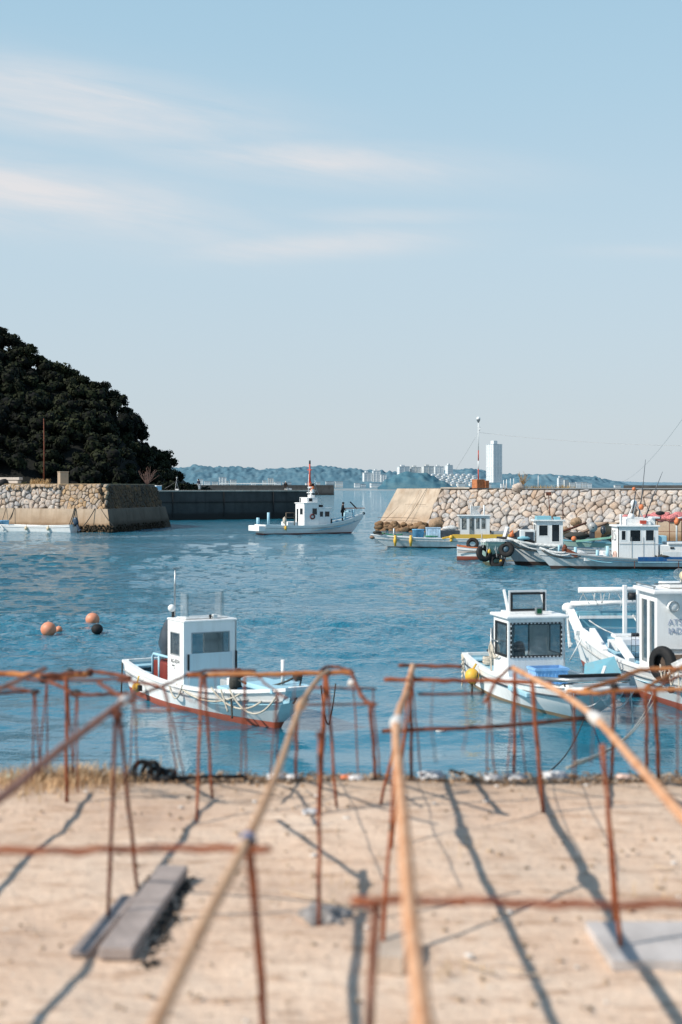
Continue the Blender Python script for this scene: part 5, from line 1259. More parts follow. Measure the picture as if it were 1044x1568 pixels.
# ---- big moored boat with blue band
def boat_c():
    o=empty('fishing_boat',(24.9,82.4,0),R(180),'long moored boat with white wheelhouse and a deep blue band along its stern','boat',GB)
    h=Hull(o,13.6,3.0,.8,.55,1.12,rake=.9,stern=.9,bow=.05,bt=.16,bul=.22,p=2.1,wl=.88,mats=(GREYW,DARKBOT),deck=LBLUE,cap=GREYP,strake=GREYP)
    cabin(o,6.75,9.05,-.9,1.05,.50,2.42,wf=[(.10,.32,.56,.90),(.40,.66,.56,.90)],wp=[(.08,.20,.60,.90),(.29,.57,.56,.92),(.68,.90,.58,.92)],ws=[(.1,.4,.55,.9)],wb=[(.2,.8,.5,.9)],over=.11,roofh=.10,mat=WHITE,frame=WPLAST,gl=DGLASS,fw=.06,name='wheelhouse')
    m=MB(); m.torus((9.09,.42,1.92),.20,.03,Matrix.Rotation(R(90),3,'Y')); m.build('clear_view_screen',WPLAST,o)
    m=MB(); m.torus((9.13,.45,.72),.27,.07,Matrix.Rotation(R(90),3,'Y')); m.build('life_ring',basic('faded_pink_ring',(.62,.42,.36),.7,bump=0),o)
    m=MB()
    for x in (7.0,7.62,8.28): m.box((x,1.075,1.2),(.02,.012,1.3))
    m.box((7.9,1.075,1.46),(2.2,.012,.02)); m.build('door_seam',GREYP,o)
    m=MB(); m.tube([(8.85,.8,2.5),(8.85,.8,3.15)],.07,8); m.box((8.0,.1,2.75),(1.0,1.2,.45)); m.box((7.2,.1,2.72),(.7,1.2,.4)); m.box((7.4,.8,2.66),(.5,.3,.24)); m.ball((8.2,.55,3.0),.2,10,7); m.box((6.85,.2,2.95),(.5,1.3,.10)); m.build('roof_gear',WPLAST,o,bevel=.02)
    m=MB(); m.tube([(7.7,.2,2.9),(7.5,.2,4.3),(7.3,.2,6.3)],[.045,.03,.012],6); m.tube([(7.2,-.3,2.9),(6.6,-.3,4.6),(6.2,-.3,5.6)],[.035,.025,.01],6); m.tube([(8.1,.3,3.0),(7.9,.3,4.4)],[.05,.03],6); m.build('whip_antenna',DKGREY,o)
    m=MB(); m.tube([(8.3,0,2.9),(7.9,.1,3.9)],.04,6); m.tube([(7.4,0,2.9),(7.9,.1,3.9)],.04,6); m.tube([(7.9,-.5,2.9),(7.9,.1,3.9)],.04,6); m.ball((7.95,.1,3.75),.2,9,6,(1,1,1.2)); m.build('light_tripod',WPLAST,o)
    m=MB(); m.ball((7.55,.25,3.55),.15,9,6,(1,1,1.1),jit=.2); m.build('orange_lamp',ORANGE,o); m=MB(); m.ball((7.95,.1,4.6),.11,8,6); m.build('orange_lamp',ORANGE,o)
    m=MB(); m.box((7.6,.95,2.70),(.36,.12,.2)); m.build('red_box',RED,o)
    m=MB(); m.ball((6.45,.2,3.2),.2,9,6,(1.4,1,.6)); m.build('black_cap',BLACKR,o)
    # aft house, bulwark boxes and blue band
    m=MB(); m.box((5.2,.25,.95),(2.9,1.5,.9)); m.build('aft_house',WHITE,o,bevel=.05)
    m=MB(); m.box((5.0,.30,1.48),(2.4,1.55,.14)); m.build('aft_roof',WHITE2,o,bevel=.03)
    m=MB(); m.box((4.75,1.03,1.20),(.85,.02,.30)); m.box((5.95,1.02,1.22),(.22,.02,.10)); m.build('aft_window',DGLASS,o)
    text('AI3-7608',o,(5.0,1.083,1.48),.16,(R(90),0,R(180)),INKB,'registration_number')
    m=MB()
    for k in range(5): m.box((5.0-.25*k,1.46,.88),(.14,.02,.15))
    m.build('freeing_port',GASKET,o)
    m=MB(); m.box((3.5,1.43,.88),(6.2,.05,.28)); m.build('raised_bulwark',WHITE2,o,bevel=.01)
    m=MB(); m.box((4.05,1.48,.60),(7.9,.06,.26)); m.build('blue_band',DBLUE,o,bevel=.01)
    m=MB(); m.box((4.05,1.49,.435),(7.9,.05,.05)); m.build('pale_stripe',LBLUE,o)
    m=MB(); m.ball((6.5,1.3,.75),.25,9,6,(1.5,1,.5),jit=.4); m.tube(sag((7.0,1.35,.8),(6.6,1.4,.4),0),.06,6); m.build('black_rope',DROPE,o)
    # cluttered foredeck
    m=MB(); bitt(m,11.4,.5,.5,.75,.09); bitt(m,10.2,.85,.5,.6,.09); bitt(m,9.5,.2,.5,.8,.10); bitt(m,12.3,.2,.8,.55,.07); m.build('deck_post',LBLUE,o)
    m=MB(); m.box((10.3,.3,.62),(1.3,1.0,.35)); m.box((9.55,-.3,.75),(.5,.9,.5)); m.build('fish_hatch',WHITE2,o,bevel=.03)
    m=MB(); m.ball((11.2,-.2,.85),.35,10,7,(1.6,1,.6),jit=.6); m.build('pale_net',WNET,o)
    m=MB(); m.tube(sag((13.4,.1,1.2),(12.0,.75,.95),.1),.07,6); m.tube(sag((13.2,.3,1.15),(11.8,1.0,.85),.18),.05,6); m.build('bow_rope',WNET,o)
    m=MB(); m.tube(sag((13.3,.25,1.05),(11.2,1.1,.75),.25),.035,5); m.build('dark_rope',DROPE,o)
    m=MB(); m.ball((12.0,.45,1.15),.16,8,6,(1,1,1.5),jit=.5); m.bar((12.0,.5,1.1),(11.3,.7,.75),.12,.25); m.build('rusty_anchor',RUSTD,o)
    m=MB(); m.tube(sag((10.8,1.0,.6),(9.4,1.35,.4),.06),.03,5); m.build('hose',LBLUE2,o)
    for x in (8.2,5.7): 
        m=MB(); m.box((x,1.50,.30),(.03,.05,.42)); m.build('rust_streak_plate',RUSTD,o)
boat_c()
# ---- cluttered green boat behind
def boat_d():
    o=empty('fishing_boat',(26.0,93.0,0),R(180),'cluttered pale green work boat half hidden behind the blue banded boat','boat',GB)
    Hull(o,11.5,2.8,1.1,1.0,1.25,rake=.8,stern=.9,bow=.2,bt=.2,bul=.3,mats=(GREEN,DARKBOT),deck=LBLUE,cap=LBLUE2,strake=None)
    m=MB(); m.lathe((9.6,.3,2.1),[(.05,-.2),(.29,-.2),(.24,-.08),(.18,0),(.24,.08),(.29,.2),(.05,.2)],16,M=Matrix.Rotation(R(80),3,'X')); m.build('net_hauler_drum',GREYP,o)
    m=MB(); m.box((9.6,.1,1.4),(.3,.35,1.1)); m.ball((8.9,.2,1.9),.26,10,7,(.7,1,1.1)); m.build('hauler_stand',DKGREY,o)
    m=MB(); bitt(m,8.0,.9,1.0,.9,.1); bitt(m,7.2,1.0,1.0,.8,.1); m.box((6.9,.6,1.25),(1.4,1.2,.4)); m.box((5.4,.3,1.3),(1.0,1.2,.5)); m.build('deck_post',LBLUE,o,bevel=.03)
    m=MB(); m.bar((10.8,1.0,1.2),(8.6,1.2,1.45),.14,.12); m.bar((8.5,.6,1.5),(6.2,.9,1.5),.12,.1); m.build('green_spar',basic('mint_green',(.28,.55,.42),.6,bump=0),o)
    m=MB(); m.ball((10.6,-.2,1.5),.5,10,7,(1.7,1,.5),jit=.6); m.ball((8.0,0,1.4),.5,10,7,(1.5,1,.5),jit=.6); m.build('net_pile',DROPE,o)
    m=MB(); m.ball((10.9,.8,1.35),.18,8,6); m.build('orange_float',ORANGE,o)
    m=MB(); m.box((6.0,.8,1.55),(.7,.6,.55)); m.build('yellow_box',YELLOW,o,bevel=.03)
boat_d()
m=MB(); m.tube([(0,0,0),(2.4,.1,.25),(4.2,.2,.9)],[.09,.08,.06],7); tag(m.build('spare_pole',RUSTD,loc=(11.0,87.8,1.6)),'dark pole resting slantwise over the moored boats','pole')

# ---- long white skiff lying under the left pier
def skiff():
    c=pier(2.9,-1.9,0)
    o=empty('skiff',c,math.atan2(PU.y,PU.x)+R(4),'long low white skiff lying under the stone pier on the left','boat',GB)
    h=Hull(o,11.5,1.7,.78,.66,.85,rake=.6,stern=.9,bow=.2,bt=.12,bul=.2,mats=(WHITE,WHITE2),deck=WHITE2,cap=WHITE,strake=GREYP)
    for x in (2.6,5.4):
        m=MB(); m.ball((x,.9,.38),.17,9,6,(1,1,1.3)); m.tube([(x,.85,.75),(x,.9,.5)],.03,5); tag(m.build('float_fender',paint('cream_fender',(.68,.55,.36),.3,0),o),'cream coloured fender')
    outboard(o,-.3,0,.85,25,1.1,basic('navy_cowling',(.03,.06,.10),.4,bump=0))
    m=MB(); m.tube(sag((9.4,.75,.8),(8.2,.95,.1),-.2),.09,7); m.ball((9.6,.4,.85),.28,9,6,(1.6,1,.6),jit=.5); m.build('white_hose',WNET,o)
    m=MB(); m.box((1.2,0,.74),(.3,1.3,.06)); m.box((4.0,0,.68),(.3,1.3,.06)); m.build('thwart',WHITE2,o)
    return Matrix.Translation(c)@Matrix.Rotation(math.atan2(PU.y,PU.x)+R(4),4,'Z')
MS=skiff()
m=MB(); m.lathe((0,0,0),[(.01,0),(.46,0),(.5,.5),(.54,.52),(.5,.56),(.46,.5),(.42,.1)],16); tag(m.build('round_tub',BLUEBOX,loc=MS@Vector((9.0,-.1,.62))),'round blue tub standing in the white skiff under the left pier','tub')

# ------------------------------------------------------------------ buoys
def buoy(px,py,r,mat,label,g,sc=(1,1,.95)):
    p=at(px,py,H*F/(py+0-746)) ; p.z=r*.62
    o=empty('mooring_buoy',p,rng.uniform(0,6),label,'buoy',g); m=MB(); m.ball((0,0,0),r,22,14,sc); m.build('float',mat,o)
    m=MB(); m.torus((0,0,r*.93),r*.16,r*.05,Matrix.Rotation(R(90),3,'X')@Matrix.Rotation(R(30),3,'Y'),14,6); m.build('lifting_eye',GREYP,o)
GBU='buoys floating left of the skiff'
buoy(74,971,.25,PINKFLOAT,'largest sun bleached orange buoy of the left floating pair',GBU)
buoy(90,967,.115,PINKFLOAT,'small orange buoy tucked against the larger left one',GBU)
buoy(141.5,955,.24,PINKFLOAT,'sun bleached orange buoy of the right pair, above the black one',GBU)
buoy(148.5,969,.19,BLACKR,'black buoy with wet shine below the right orange one',GBU,(1,1,.9))
m=MB(); m.ball((0,0,0),.07,9,6,(1.4,1,.5)); tag(m.build('floating_bottle',WPLAST,loc=below(674,1122,H)+Vector((0,0,.03))),'small white bit of litter floating before the quay','litter')
# ------------------------------------------------------------------ people
SKIN=basic('skin',(.45,.25,.17),.6,var=.1,bump=0); BLACKC=basic('black_cloth',(.012,.012,.014),.9,var=.4,scale=6,bump=.4,bs=20); NAVYC=basic('navy_cloth',(.02,.03,.06),.9,var=.4,scale=6,bump=.4); HAIRM=basic('dark_hair',(.01,.008,.007),.8,bump=.2); CAPM=basic('white_cap_cloth',(.6,.6,.6),.9,bump=0); GREYC=basic('pale_cloth',(.35,.42,.48),.9,var=.3,bump=.2)
def skin(name,verts,edges,radii,mat,parent,sub=2):
    me=bpy.data.meshes.new(name); me.from_pydata([tuple(v) for v in verts],edges,[]); o=bpy.data.objects.new(name,me); COL.objects.link(o); o.parent=parent
    sk=o.modifiers.new('skin','SKIN'); 
    lay=me.skin_vertices[0].data if me.skin_vertices else None
    if lay is None:
        bpy.context.view_layer.update(); lay=me.skin_vertices[0].data
    for i,r in enumerate(radii): lay[i].radius=(r,r) if not isinstance(r,tuple) else r; lay[i].use_root=(i==0)
    sb=o.modifiers.new('sub','SUBSURF'); sb.levels=sub; sb.render_levels=sub
    me.materials.append(mat)
    dg=bpy.context.evaluated_depsgraph_get(); dg.update(); ev=bpy.data.meshes.new_from_object(o.evaluated_get(dg)); o.modifiers.clear(); o.data=ev
    for p in ev.polygons: p.use_smooth=True
    ev.materials.clear(); ev.materials.append(mat)
    return o
def person(loc,rz,label,jacket=BLACKC,trousers=BLACKC,cap=None,sit=False,armL=((.24,.02,1.15),(.26,.14,.92)),armR=((-.24,.02,1.15),(-.24,.16,.92)),h=1.74,lean=0):
    s=h/1.74; o=empty('person',loc,rz,label,'person'); o.scale=(s,s,s)
    ln=Vector((0,lean,0)); U=lambda p: Vector(p)+ln*max(0,(p[2]-.92)/.6)
    if sit: hip=.48; kneeL,footL=(.11,.42,.50),(.12,.44,.06); kneeR,footR=(-.11,.42,.50),(-.12,.48,.06); dz=hip-.92
    else: kneeL,footL=(.10,.02,.49),(.11,-.02,.07); kneeR,footR=(-.10,.03,.49),(-.12,.0,.07); dz=0
    D=Vector((0,0,dz)); u=lambda p: U(p)+D
    V=[u((0,0,.94)),u((0,0,1.12)),u((0,0,1.32)),u((0,0,1.46)),u((0,.01,1.53)),u((0,.02,1.63)),u((0,.025,1.70)),
       u((.18,0,1.42)),u(armL[0]),u(armL[1]),u((-.18,0,1.42)),u(armR[0]),u(armR[1]),
       u((.09,0,.90)),Vector(kneeL),Vector(footL),Vector(footL)+Vector((.01,.15,-.03)),u((-.09,0,.90)),Vector(kneeR),Vector(footR),Vector(footR)+Vector((-.01,.15,-.03))]
    E=[(0,1),(1,2),(2,3),(3,4),(4,5),(5,6),(2,7),(7,8),(8,9),(2,10),(10,11),(11,12),(0,13),(13,14),(14,15),(15,16),(0,17),(17,18),(18,19),(19,20)]
    Rr=[(.15,.11),(.13,.10),(.16,.11),(.07,.07),(.055,.055),(.095,.10),(.07,.08),.065,.047,.03,.065,.047,.03,.085,.055,.04,.035,.085,.055,.04,.035]
    # hands: palm and five fingers on each wrist, in the same continuous body
    for wi,sd,el in ((9,1,8),(12,-1,11)):
        w=V[wi]; d=(w-V[el]).normalized(); side=d.cross(Vector((0,1,0)))
        side=side.normalized() if side.length>.1 else Vector((1,0,0)); fw=side.cross(d)
        b=len(V); V.append(w+d*.07); E.append((wi,b)); Rr.append((.036,.018))
        for k in range(4):
            q=b+0; a=w+d*.10+fw*(k-1.5)*.021; c=a+d*(.035+.008*(k in (1,2)))+side*.008*sd; e=c+d*.028+side*.018*sd
            i=len(V); V+= [a,c,e]; E+=[(b,i),(i,i+1),(i+1,i+2)]; Rr+=[.0095,.009,.008]
        i=len(V); V+=[w+d*.045+fw*.038,w+d*.075+fw*.055+side*.01*sd]; E+=[(b,i),(i,i+1)]; Rr+=[.011,.009]
    body=skin('body',V,E,Rr,SKIN,o,1)
    # face on the head
    hd=u((0,.02,1.635))
    m=MB(); m.ball(hd+Vector((0,.095,-.005)),.016,7,5,(.9,1.4,1.4)); m.ball(hd+Vector((.088,.0,0)),.022,7,5,(.5,1,1.4)); m.ball(hd+Vector((-.088,.0,0)),.022,7,5,(.5,1,1.4)); m.build('nose_and_ears',SKIN,o)
    m=MB(); m.ball(hd+Vector((.034,.09,.02)),.012,7,5); m.ball(hd+Vector((-.034,.09,.02)),.012,7,5); m.box(hd+Vector((0,.098,-.05)),(.045,.008,.008)); m.build('eyes_and_mouth',HAIRM,o)
    m=MB(); m.ball(hd+Vector((0,-.02,.035)),.112,14,9,(1,1.05,.95)); m.build('hair' if not cap else 'cap',cap or HAIRM,o)
    if cap:
        m=MB(); m.box(hd+Vector((0,.13,.045)),(.15,.11,.012)); m.build('cap_brim',cap,o,bevel=.01)
    # jacket and trousers as slightly larger skinned layers
    jv=[u((0,0,.84)),u((0,0,1.0)),u((0,0,1.15)),u((0,0,1.32)),u((0,0,1.45)),u((0,.005,1.50)),V[7],V[8],V[9],V[10],V[11],V[12]]
    je=[(0,1),(1,2),(2,3),(3,4),(4,5),(3,6),(6,7),(7,8),(3,9),(9,10),(10,11)]
    skin('jacket',jv,je,[(.22,.16),(.21,.155),(.20,.15),(.225,.155),(.13,.11),.08,.105,.08,.055,.105,.08,.055],jacket,o,2)
    tv=[u((0,0,.96)),V[13],V[14],V[15]+Vector((0,0,.03)),V[17],V[18],V[19]+Vector((0,0,.03))]
    skin('trousers',tv,[(0,1),(1,2),(2,3),(0,4),(4,5),(5,6)],[(.17,.13),.115,.078,.06,.115,.078,.06],trousers,o,2)
    m=MB()
    for f in (footL,footR): m.ball(Vector(f)+Vector((0,.06,-.02)),.06,10,7,(.85,2.2,.9))
    m.build('shoes',BLACKR,o)
    return o
person(Mm@Vector((9.0,-.25,1.26)),R(26-120),'man in black clothes and cap standing in the moving boat',cap=BLACKC,h=1.9,lean=.05,armL=((.35,.0,1.2),(.22,.24,1.04)),armR=((-.35,.0,1.2),(-.20,.24,1.06)))
def fbx(px): 
    best=None
    for a in [i*.05 for i in range(0,640)]:
        q=fb(a,2.2); e=abs(522+q.x/q.y*F-px)
        if best is None or e<best[0]: best=(e,q)
    return best[1]
person(fbx(305),R(150),'angler in dark jacket bending forward, left of the two on the far breakwater',jacket=NAVYC,trousers=GREYC,lean=.22,h=1.62,armL=((.26,.16,1.1),(.20,.36,1.0)),armR=((-.26,.16,1.1),(-.18,.36,.98)))
person(fbx(437.5),R(170),'angler in dark jacket with white cap sitting on the far breakwater, near the red mast',cap=CAPM,sit=True,jacket=BLACKC,trousers=BLACKC,armL=((.26,.12,1.12),(.18,.34,1.06)),armR=((-.26,.12,1.12),(-.18,.34,1.06)))
m=MB(); m.box((0,0,.22),(.5,.4,.42)); tag(m.build('cool_box',WPLAST,loc=fbx(437.5)+Vector((0,.25,0)),bevel=.04),'cool box used as a seat by the sitting angler','box')
m=MB(); m.box((0,0,.14),(.7,.45,.28)); tag(m.build('tackle_box',WPLAST,loc=fbx(443),bevel=.04),'small white box right of the sitting angler','box')
for px,s,mt,l in ((242.5,(.8,.6,.7),BLUEBOX,'bright blue cool box, largest of the two on the far breakwater'),(234,(.5,.5,.5),LBLUE2,'teal bucket box left of the bright blue cool box'),(228,(.5,.4,.55),WPLAST,'white box at the left end of the far breakwater')):
    o=empty('cool_box',fbx(px),FR,l,'box'); m=MB(); m.box((0,0,s[2]*.42),(s[0],s[1],s[2]*.82)); m.build('box_body',mt,o,bevel=.04); m=MB(); m.box((0,0,s[2]*.92),(s[0]+.05,s[1]+.05,s[2]*.16)); m.build('lid',[WPLAST,LBLUE][px<230],o,bevel=.03)
q=fbx(270); o=empty('rod_stand',q,0,'fishing rod on a tripod stand on the far breakwater','tripod')
m=MB()
for a in (0,2.1,4.2): m.tube([(.35*math.cos(a),.35*math.sin(a),0),(0,0,1.3)],.03,5)
m.tube([(0,0,1.3),(.05,0,1.75)],.04,6); m.ball((.07,0,1.8),.13,8,6); m.build('tripod',GREYP,o)
m=MB(); m.tube([(.3,0,1.5),(-1.2,0,.5),(-1.7,0,.25)],[.02,.03,.035],5); m.build('rod',basic('rod_grey',(.12,.12,.12),.5,bump=0),o)
m=MB(); m.box((.1,.2,.1),(.5,.4,.2)); m.build('white_bag',WPLAST,o)
# ------------------------------------------------------------------ rebar racks on the quay
HT=1.08     # far rack top lies this far below the eye
def top(px,py,hc=HT): return below(px,py,hc)
def foot(px,py,hc=HG-.005): return below(px,max(py,1192),hc)
def rbar(m,pts,r,n=7,wob=.004,seed=0):
    pts=smooth(pts,6) if len(pts)>2 else [Vector(pts[0]).lerp(Vector(pts[1]),i/8) for i in range(9)]
    rr=random.Random(seed+int(pts[0].x*1000)); 
    pts=[p+Vector((rr.uniform(-wob,wob),rr.uniform(-wob,wob),rr.uniform(-wob,wob))) if 0<i<len(pts)-1 else p for i,p in enumerate(pts)]
    m.tube(pts,[r*(1+.12*math.sin(i*2.3)) for i in range(len(pts))],n)
def rack(label,origin,rails,bars,legs,ties=(),leg_r=.0042,leg_m=RUST):
    o=empty('rebar_rack',origin,0,label,'rack','rusty rebar racks on the quay'); inv=-Vector(origin)
    def put(name,pts,r,mat,wob=.004):
        m=MB(); rbar(m,[p+inv for p in pts],r,7,wob); return m.build(name,mat,o)
    for pts,r,mat in rails: put('rail',pts,r,mat,.004)
    for pts,r,mat in bars: put('tie_bar',pts,r,mat,.003)
    for (a,b,c,d,*k) in legs:
        hc=k[0] if k else HT; mt=k[1] if len(k)>1 else leg_m; r=k[2] if len(k)>2 else leg_r
        put('leg',[top(a,b,hc),foot(c,d)],r,mt,.003)
    for (px,py,hc,r,mat) in ties:
        m=MB(); q=top(px,py,hc)+inv; m.ball(q,r*.72,10,7,(1.3,1,1),jit=.6); m.build('binding',mat,o)
    return o
T=top
rack('rusty rack at the left edge, its orange rail bent, dry grass at its feet',foot(60,1200),
 [([T(-70,1032),T(20,1032),T(70,1035),T(135,1032)],.017,RUSTO),([T(60,1036),T(100,1034),T(140,1031)],.019,RUSTD)],
 [([T(-20,1063,1.1),T(60,1058,1.1)],.009,RUSTD),([T(-20,1048),T(60,1060)],.007,RUSTD),([T(75,1043),T(112,1061)],.010,RUSTD),([T(108,1063),T(150,1064),T(195,1061)],.010,RUSTD),([T(135,1027),T(170,1032),T(200,1038)],.012,RUSTD),([T(40,1041),T(80,1042),T(200,1040)],.007,RUSTD)],
 [(51,1060,50,1185),(53,1061,62,1180),(71,1045,58,1184),(72,1045,72,1190),(101,1035,102,1228,1.0,RUST,.010),(104,1050,113,1172),(117,1063,110,1188),(118,1063,119,1214)],
 [(108,1031,1.08,.035,TAPEK),(52,1060,1.08,.022,TAPEK),(118,1062,1.08,.028,TAPEK),(66,1041,1.08,.028,TAPEK)])
rack('rusty rack in front of the white skiff with red underside, with a long orange rail',foot(400,1210),
 [([T(285,1034),T(380,1033),T(470,1031),T(542,1030)],.014,RUSTO)],
 [([T(215,1064),T(255,1048),T(295,1031),T(335,1026),T(392,1027)],.008,RUSTD),([T(488,1030),T(500,1022),T(518,1022),T(538,1029)],.010,RUSTD),([T(536,1026),T(548,1055),T(560,1073),T(572,1080)],.012,RUSTD),([T(478,1053),T(576,1055)],.006,RUSTD),([T(470,1079),T(578,1078)],.006,RUSTD),([T(205,1089),T(290,1088)],.006,RUST),([T(393,1035),T(420,1058),T(440,1070)],.006,RUSTD),([T(330,1034),T(333,1090),T(331,1150)],.0025,RUSTD),([T(452,1036),T(448,1100),T(455,1160)],.0025,RUSTD),([T(266,1052),T(300,1075),T(312,1040)],.003,RUSTD),([T(180,1042),T(240,1050),T(252,1058),T(258,1090)],.008,RUSTD)],
 [(205,1046,198,1180),(206,1046,210,1178),(253,1060,271,1186),(254,1060,283,1188),(308,1035,301,1258,1.0,RUST,.008),(313,1035,325,1222,1.0,RUST,.008),(374,1036,368,1192),(375,1036,377,1190),(424,1056,413,1188),(424,1056,424,1186),(456,1092,452,1188,1.08,RUST,.008),(498,1033,489,1244,1.0,RUST,.012),(500,1034,515,1236,1.0,RUST,.008),(540,1031,549,1190),(571,1056,582,1186),(567,1078,575,1184,1.08,RUST,.010)],
 [(312,1036,1.08,.025,TAPEK),(497,1033,1.08,.030,TAPEK),(538,1046,1.08,.024,TAPE)])
rack('rusty rack in the middle right, its dark red rail passing the yellow float',foot(700,1215),
 [([T(588,1041),T(680,1042),T(760,1043),T(846,1046)],.0125,RUST)],
 [([T(610,1019),T(660,1020),T(708,1021)],.012,RUSTD),([T(664,1042),T(660,1100),T(668,1168)],.0025,RUSTD),([T(712,1043),T(715,1110),T(709,1150)],.0025,RUSTD),([T(640,1063),T(742,1062)],.008,RUSTD),([T(585,1120,1.36),T(680,1116,1.36),T(770,1112,1.36),T(895,1100,1.36)],.012,RUSTD),([T(742,1075),T(750,1062),T(762,1040),T(782,1022)],.009,RUST)],
 [(629,1040,630,1184,1.08,RUSTD,.010),(631,1040,645,1180),(626,1040,583,1232,1.0,RUST,.009),(748,1063,745,1178),(749,1063,757,1180),(788,1028,776,1184),(788,1030,787,1186,1.08,RUST,.010),(789,1034,806,1184),(815,1046,832,1246,1.0,RUST,.011),(634,1042,612,1186)],
 [(630,1038,1.08,.024,TAPEK)])
rack('rusty rack at the right edge with two orange rails before the bigger boat',foot(950,1200),
 [([T(868,1058),T(910,1061),T(960,1058),T(1050,1056),T(1120,1055)],.011,RUSTO),([T(895,1056),T(935,1044),T(980,1027),T(1050,1024),T(1120,1023)],.013,RUSTO)],
 [([T(990,1052),T(1020,1036),T(1060,1010)],.012,RUSTO),([T(960,1058),T(962,1110),T(958,1160)],.0025,RUSTD),([T(905,1060),T(908,1120),T(904,1170)],.0025,RUSTD),([T(1000,1058),T(1030,1040),T(1060,1030)],.009,RUST)],
 [(878,1060,877,1183),(879,1060,882,1185),(940,1052,936,1184,1.08,RUST,.010),(989,1060,991,1180,1.08,RUST,.010),(1002,1055,1009,1182,1.08,RUST,.012),(1039,1060,1036,1178)],
 [(941,1052,1.08,.028,TAPEK)])
# near supports carrying the poles
rack('near left support, thin pair of legs standing on the two grey planks',foot(188,1390),
 [],[([T(176,1096,.85),T(186,1092,.85)],.012,RUSTD),([T(150,1045,.95),T(185,1066,.9),T(200,1074,.85)],.010,RUSTD)],
 [(177,1093,165,1410,.85,RUSTD,.008),(182,1093,210,1360,.85,RUSTD,.008)],[(177,1090,.85,.026,RUSTD)])
rack('single rust red post standing on the grey flat stone',foot(488,1418),[],[],[(490,1125,488,1418,.97,RUST,.008)],[(490,1125,.97,.018,RUSTD)])
rack('support with a rust red cross rail and a blue and black taped joint',foot(300,1500),
 [([T(-80,1303,.9),T(120,1303,.9),T(250,1299,.9),T(415,1300,.9)],.009,RUST)],[],
 [(381,1296,416,1700,.9,RUST,.011)],[(380,1285,.9,.019,TAPEB),(382,1293,.9,.018,TAPEK)])
rack('near right support with a long rust red cross rail at knee height',foot(800,1600),
 [([T(538,1381,.9),T(700,1380,.9),T(880,1386,.9),T(1120,1384,.9)],.009,RUST)],[([T(540,1376,.9),T(575,1388,.9)],.009,RUSTD)],
 [(577,1384,548,1900,.9,RUSTD,.010),(922,1140,952,1462,.93,RUST,.009),(925,1140,941,1418,.93,RUST,.006),(609,1100,585,1472,.93,RUST,.008),(626,1052,600,1300,1.0,RUST,.006)],[])
def pole(label,pts,rads,mat,wraps=(),name='bamboo_pole'):
    o=empty(name,pts[0],0,label,'pole','poles laid across the racks'); q=[Vector(p)-Vector(pts[0]) for p in pts]; sp=smooth(q,16); n=len(sp)
    m=MB(); rr=[]
    for i in range(n):
        t=i/(n-1); r=rads[0]*(1-t)+rads[1]*t; rr.append(r*(1.0+(.13 if i%8==0 else .012*math.sin(i*1.7))))
    m.tube(sp,rr,10); m.build('stem',mat,o)
    for (k,r,mt,L) in wraps:
        c=q[int(k)].lerp(q[min(int(k)+1,len(q)-1)],k-int(k)); d=(q[min(int(k)+1,len(q)-1)]-q[int(k)]).normalized() if int(k)+1<len(q) else (q[-1]-q[-2]).normalized()
        m=MB(); m.tube([c-d*L/2,c-d*L/4,c,c+d*L/4,c+d*L/2],[r*.9,r*1.1,r*1.25,r*1.1,r*.85],9); m.build('tape_wrap',mt,o)
    return o
pole('brown pole running in from the left edge to a taped end by the skiff',[T(-330,1480,.85),T(-120,1310,.85),T(0,1222,.85),T(95,1145,.85),T(186,1076,.85),T(205,1062,.85)],(.0135,.0135),POLE_B,[(4.2,.017,TAPE,.14)])
pole('tan pole leaning in from the bottom left of centre up to a thick joint',[T(170,1740,.9),T(240,1568,.9),T(310,1420,.9),T(380,1284,.9),T(425,1180,.93),T(462,1078,1.0),T(487,1040,1.05),T(502,1028,1.07)],(.013,.012),POLE_T,[(5.0,.020,POLE_T,.40),(3.0,.015,TAPEB,.05)])
pole('orange bamboo pole running straight in from the bottom centre to the rack',[T(655,1760,.9),T(648,1568,.9),T(628,1400,.9),T(617,1250,.9),T(607,1110,.95),T(622,1060,1.02),T(632,1020,1.04)],(.018,.0165),POLE_O,[(4.05,.025,TAPE,.26)])
pole('orange bamboo pole coming in from the right edge, white tape at its middle',[T(1240,1440,.92),T(1120,1325,.92),T(1044,1248,.92),T(975,1170,.93),T(912,1100,.96),T(860,1062,1.0),T(822,1042,1.02),T(786,1023,1.04)],(.0165,.0145),POLE_O,[(4.0,.024,TAPE,.24)])

pole('brown pole at the left edge lying across the bent orange rail',[Vector((-2.0,1.6,H-.95)),Vector((-1.80,4.1,H-.95)),Vector((-1.66,6.0,H-.95)),Vector((-1.55,7.45,H-.95))],(.013,.011),POLE_B)
pole('outermost pole beyond the left edge of the view',[Vector((-2.42,1.8,H-.95)),Vector((-2.32,4,H-.95)),Vector((-2.27,6,H-.95)),Vector((-2.22,7.5,H-.95))],(.014,.012),POLE_B)

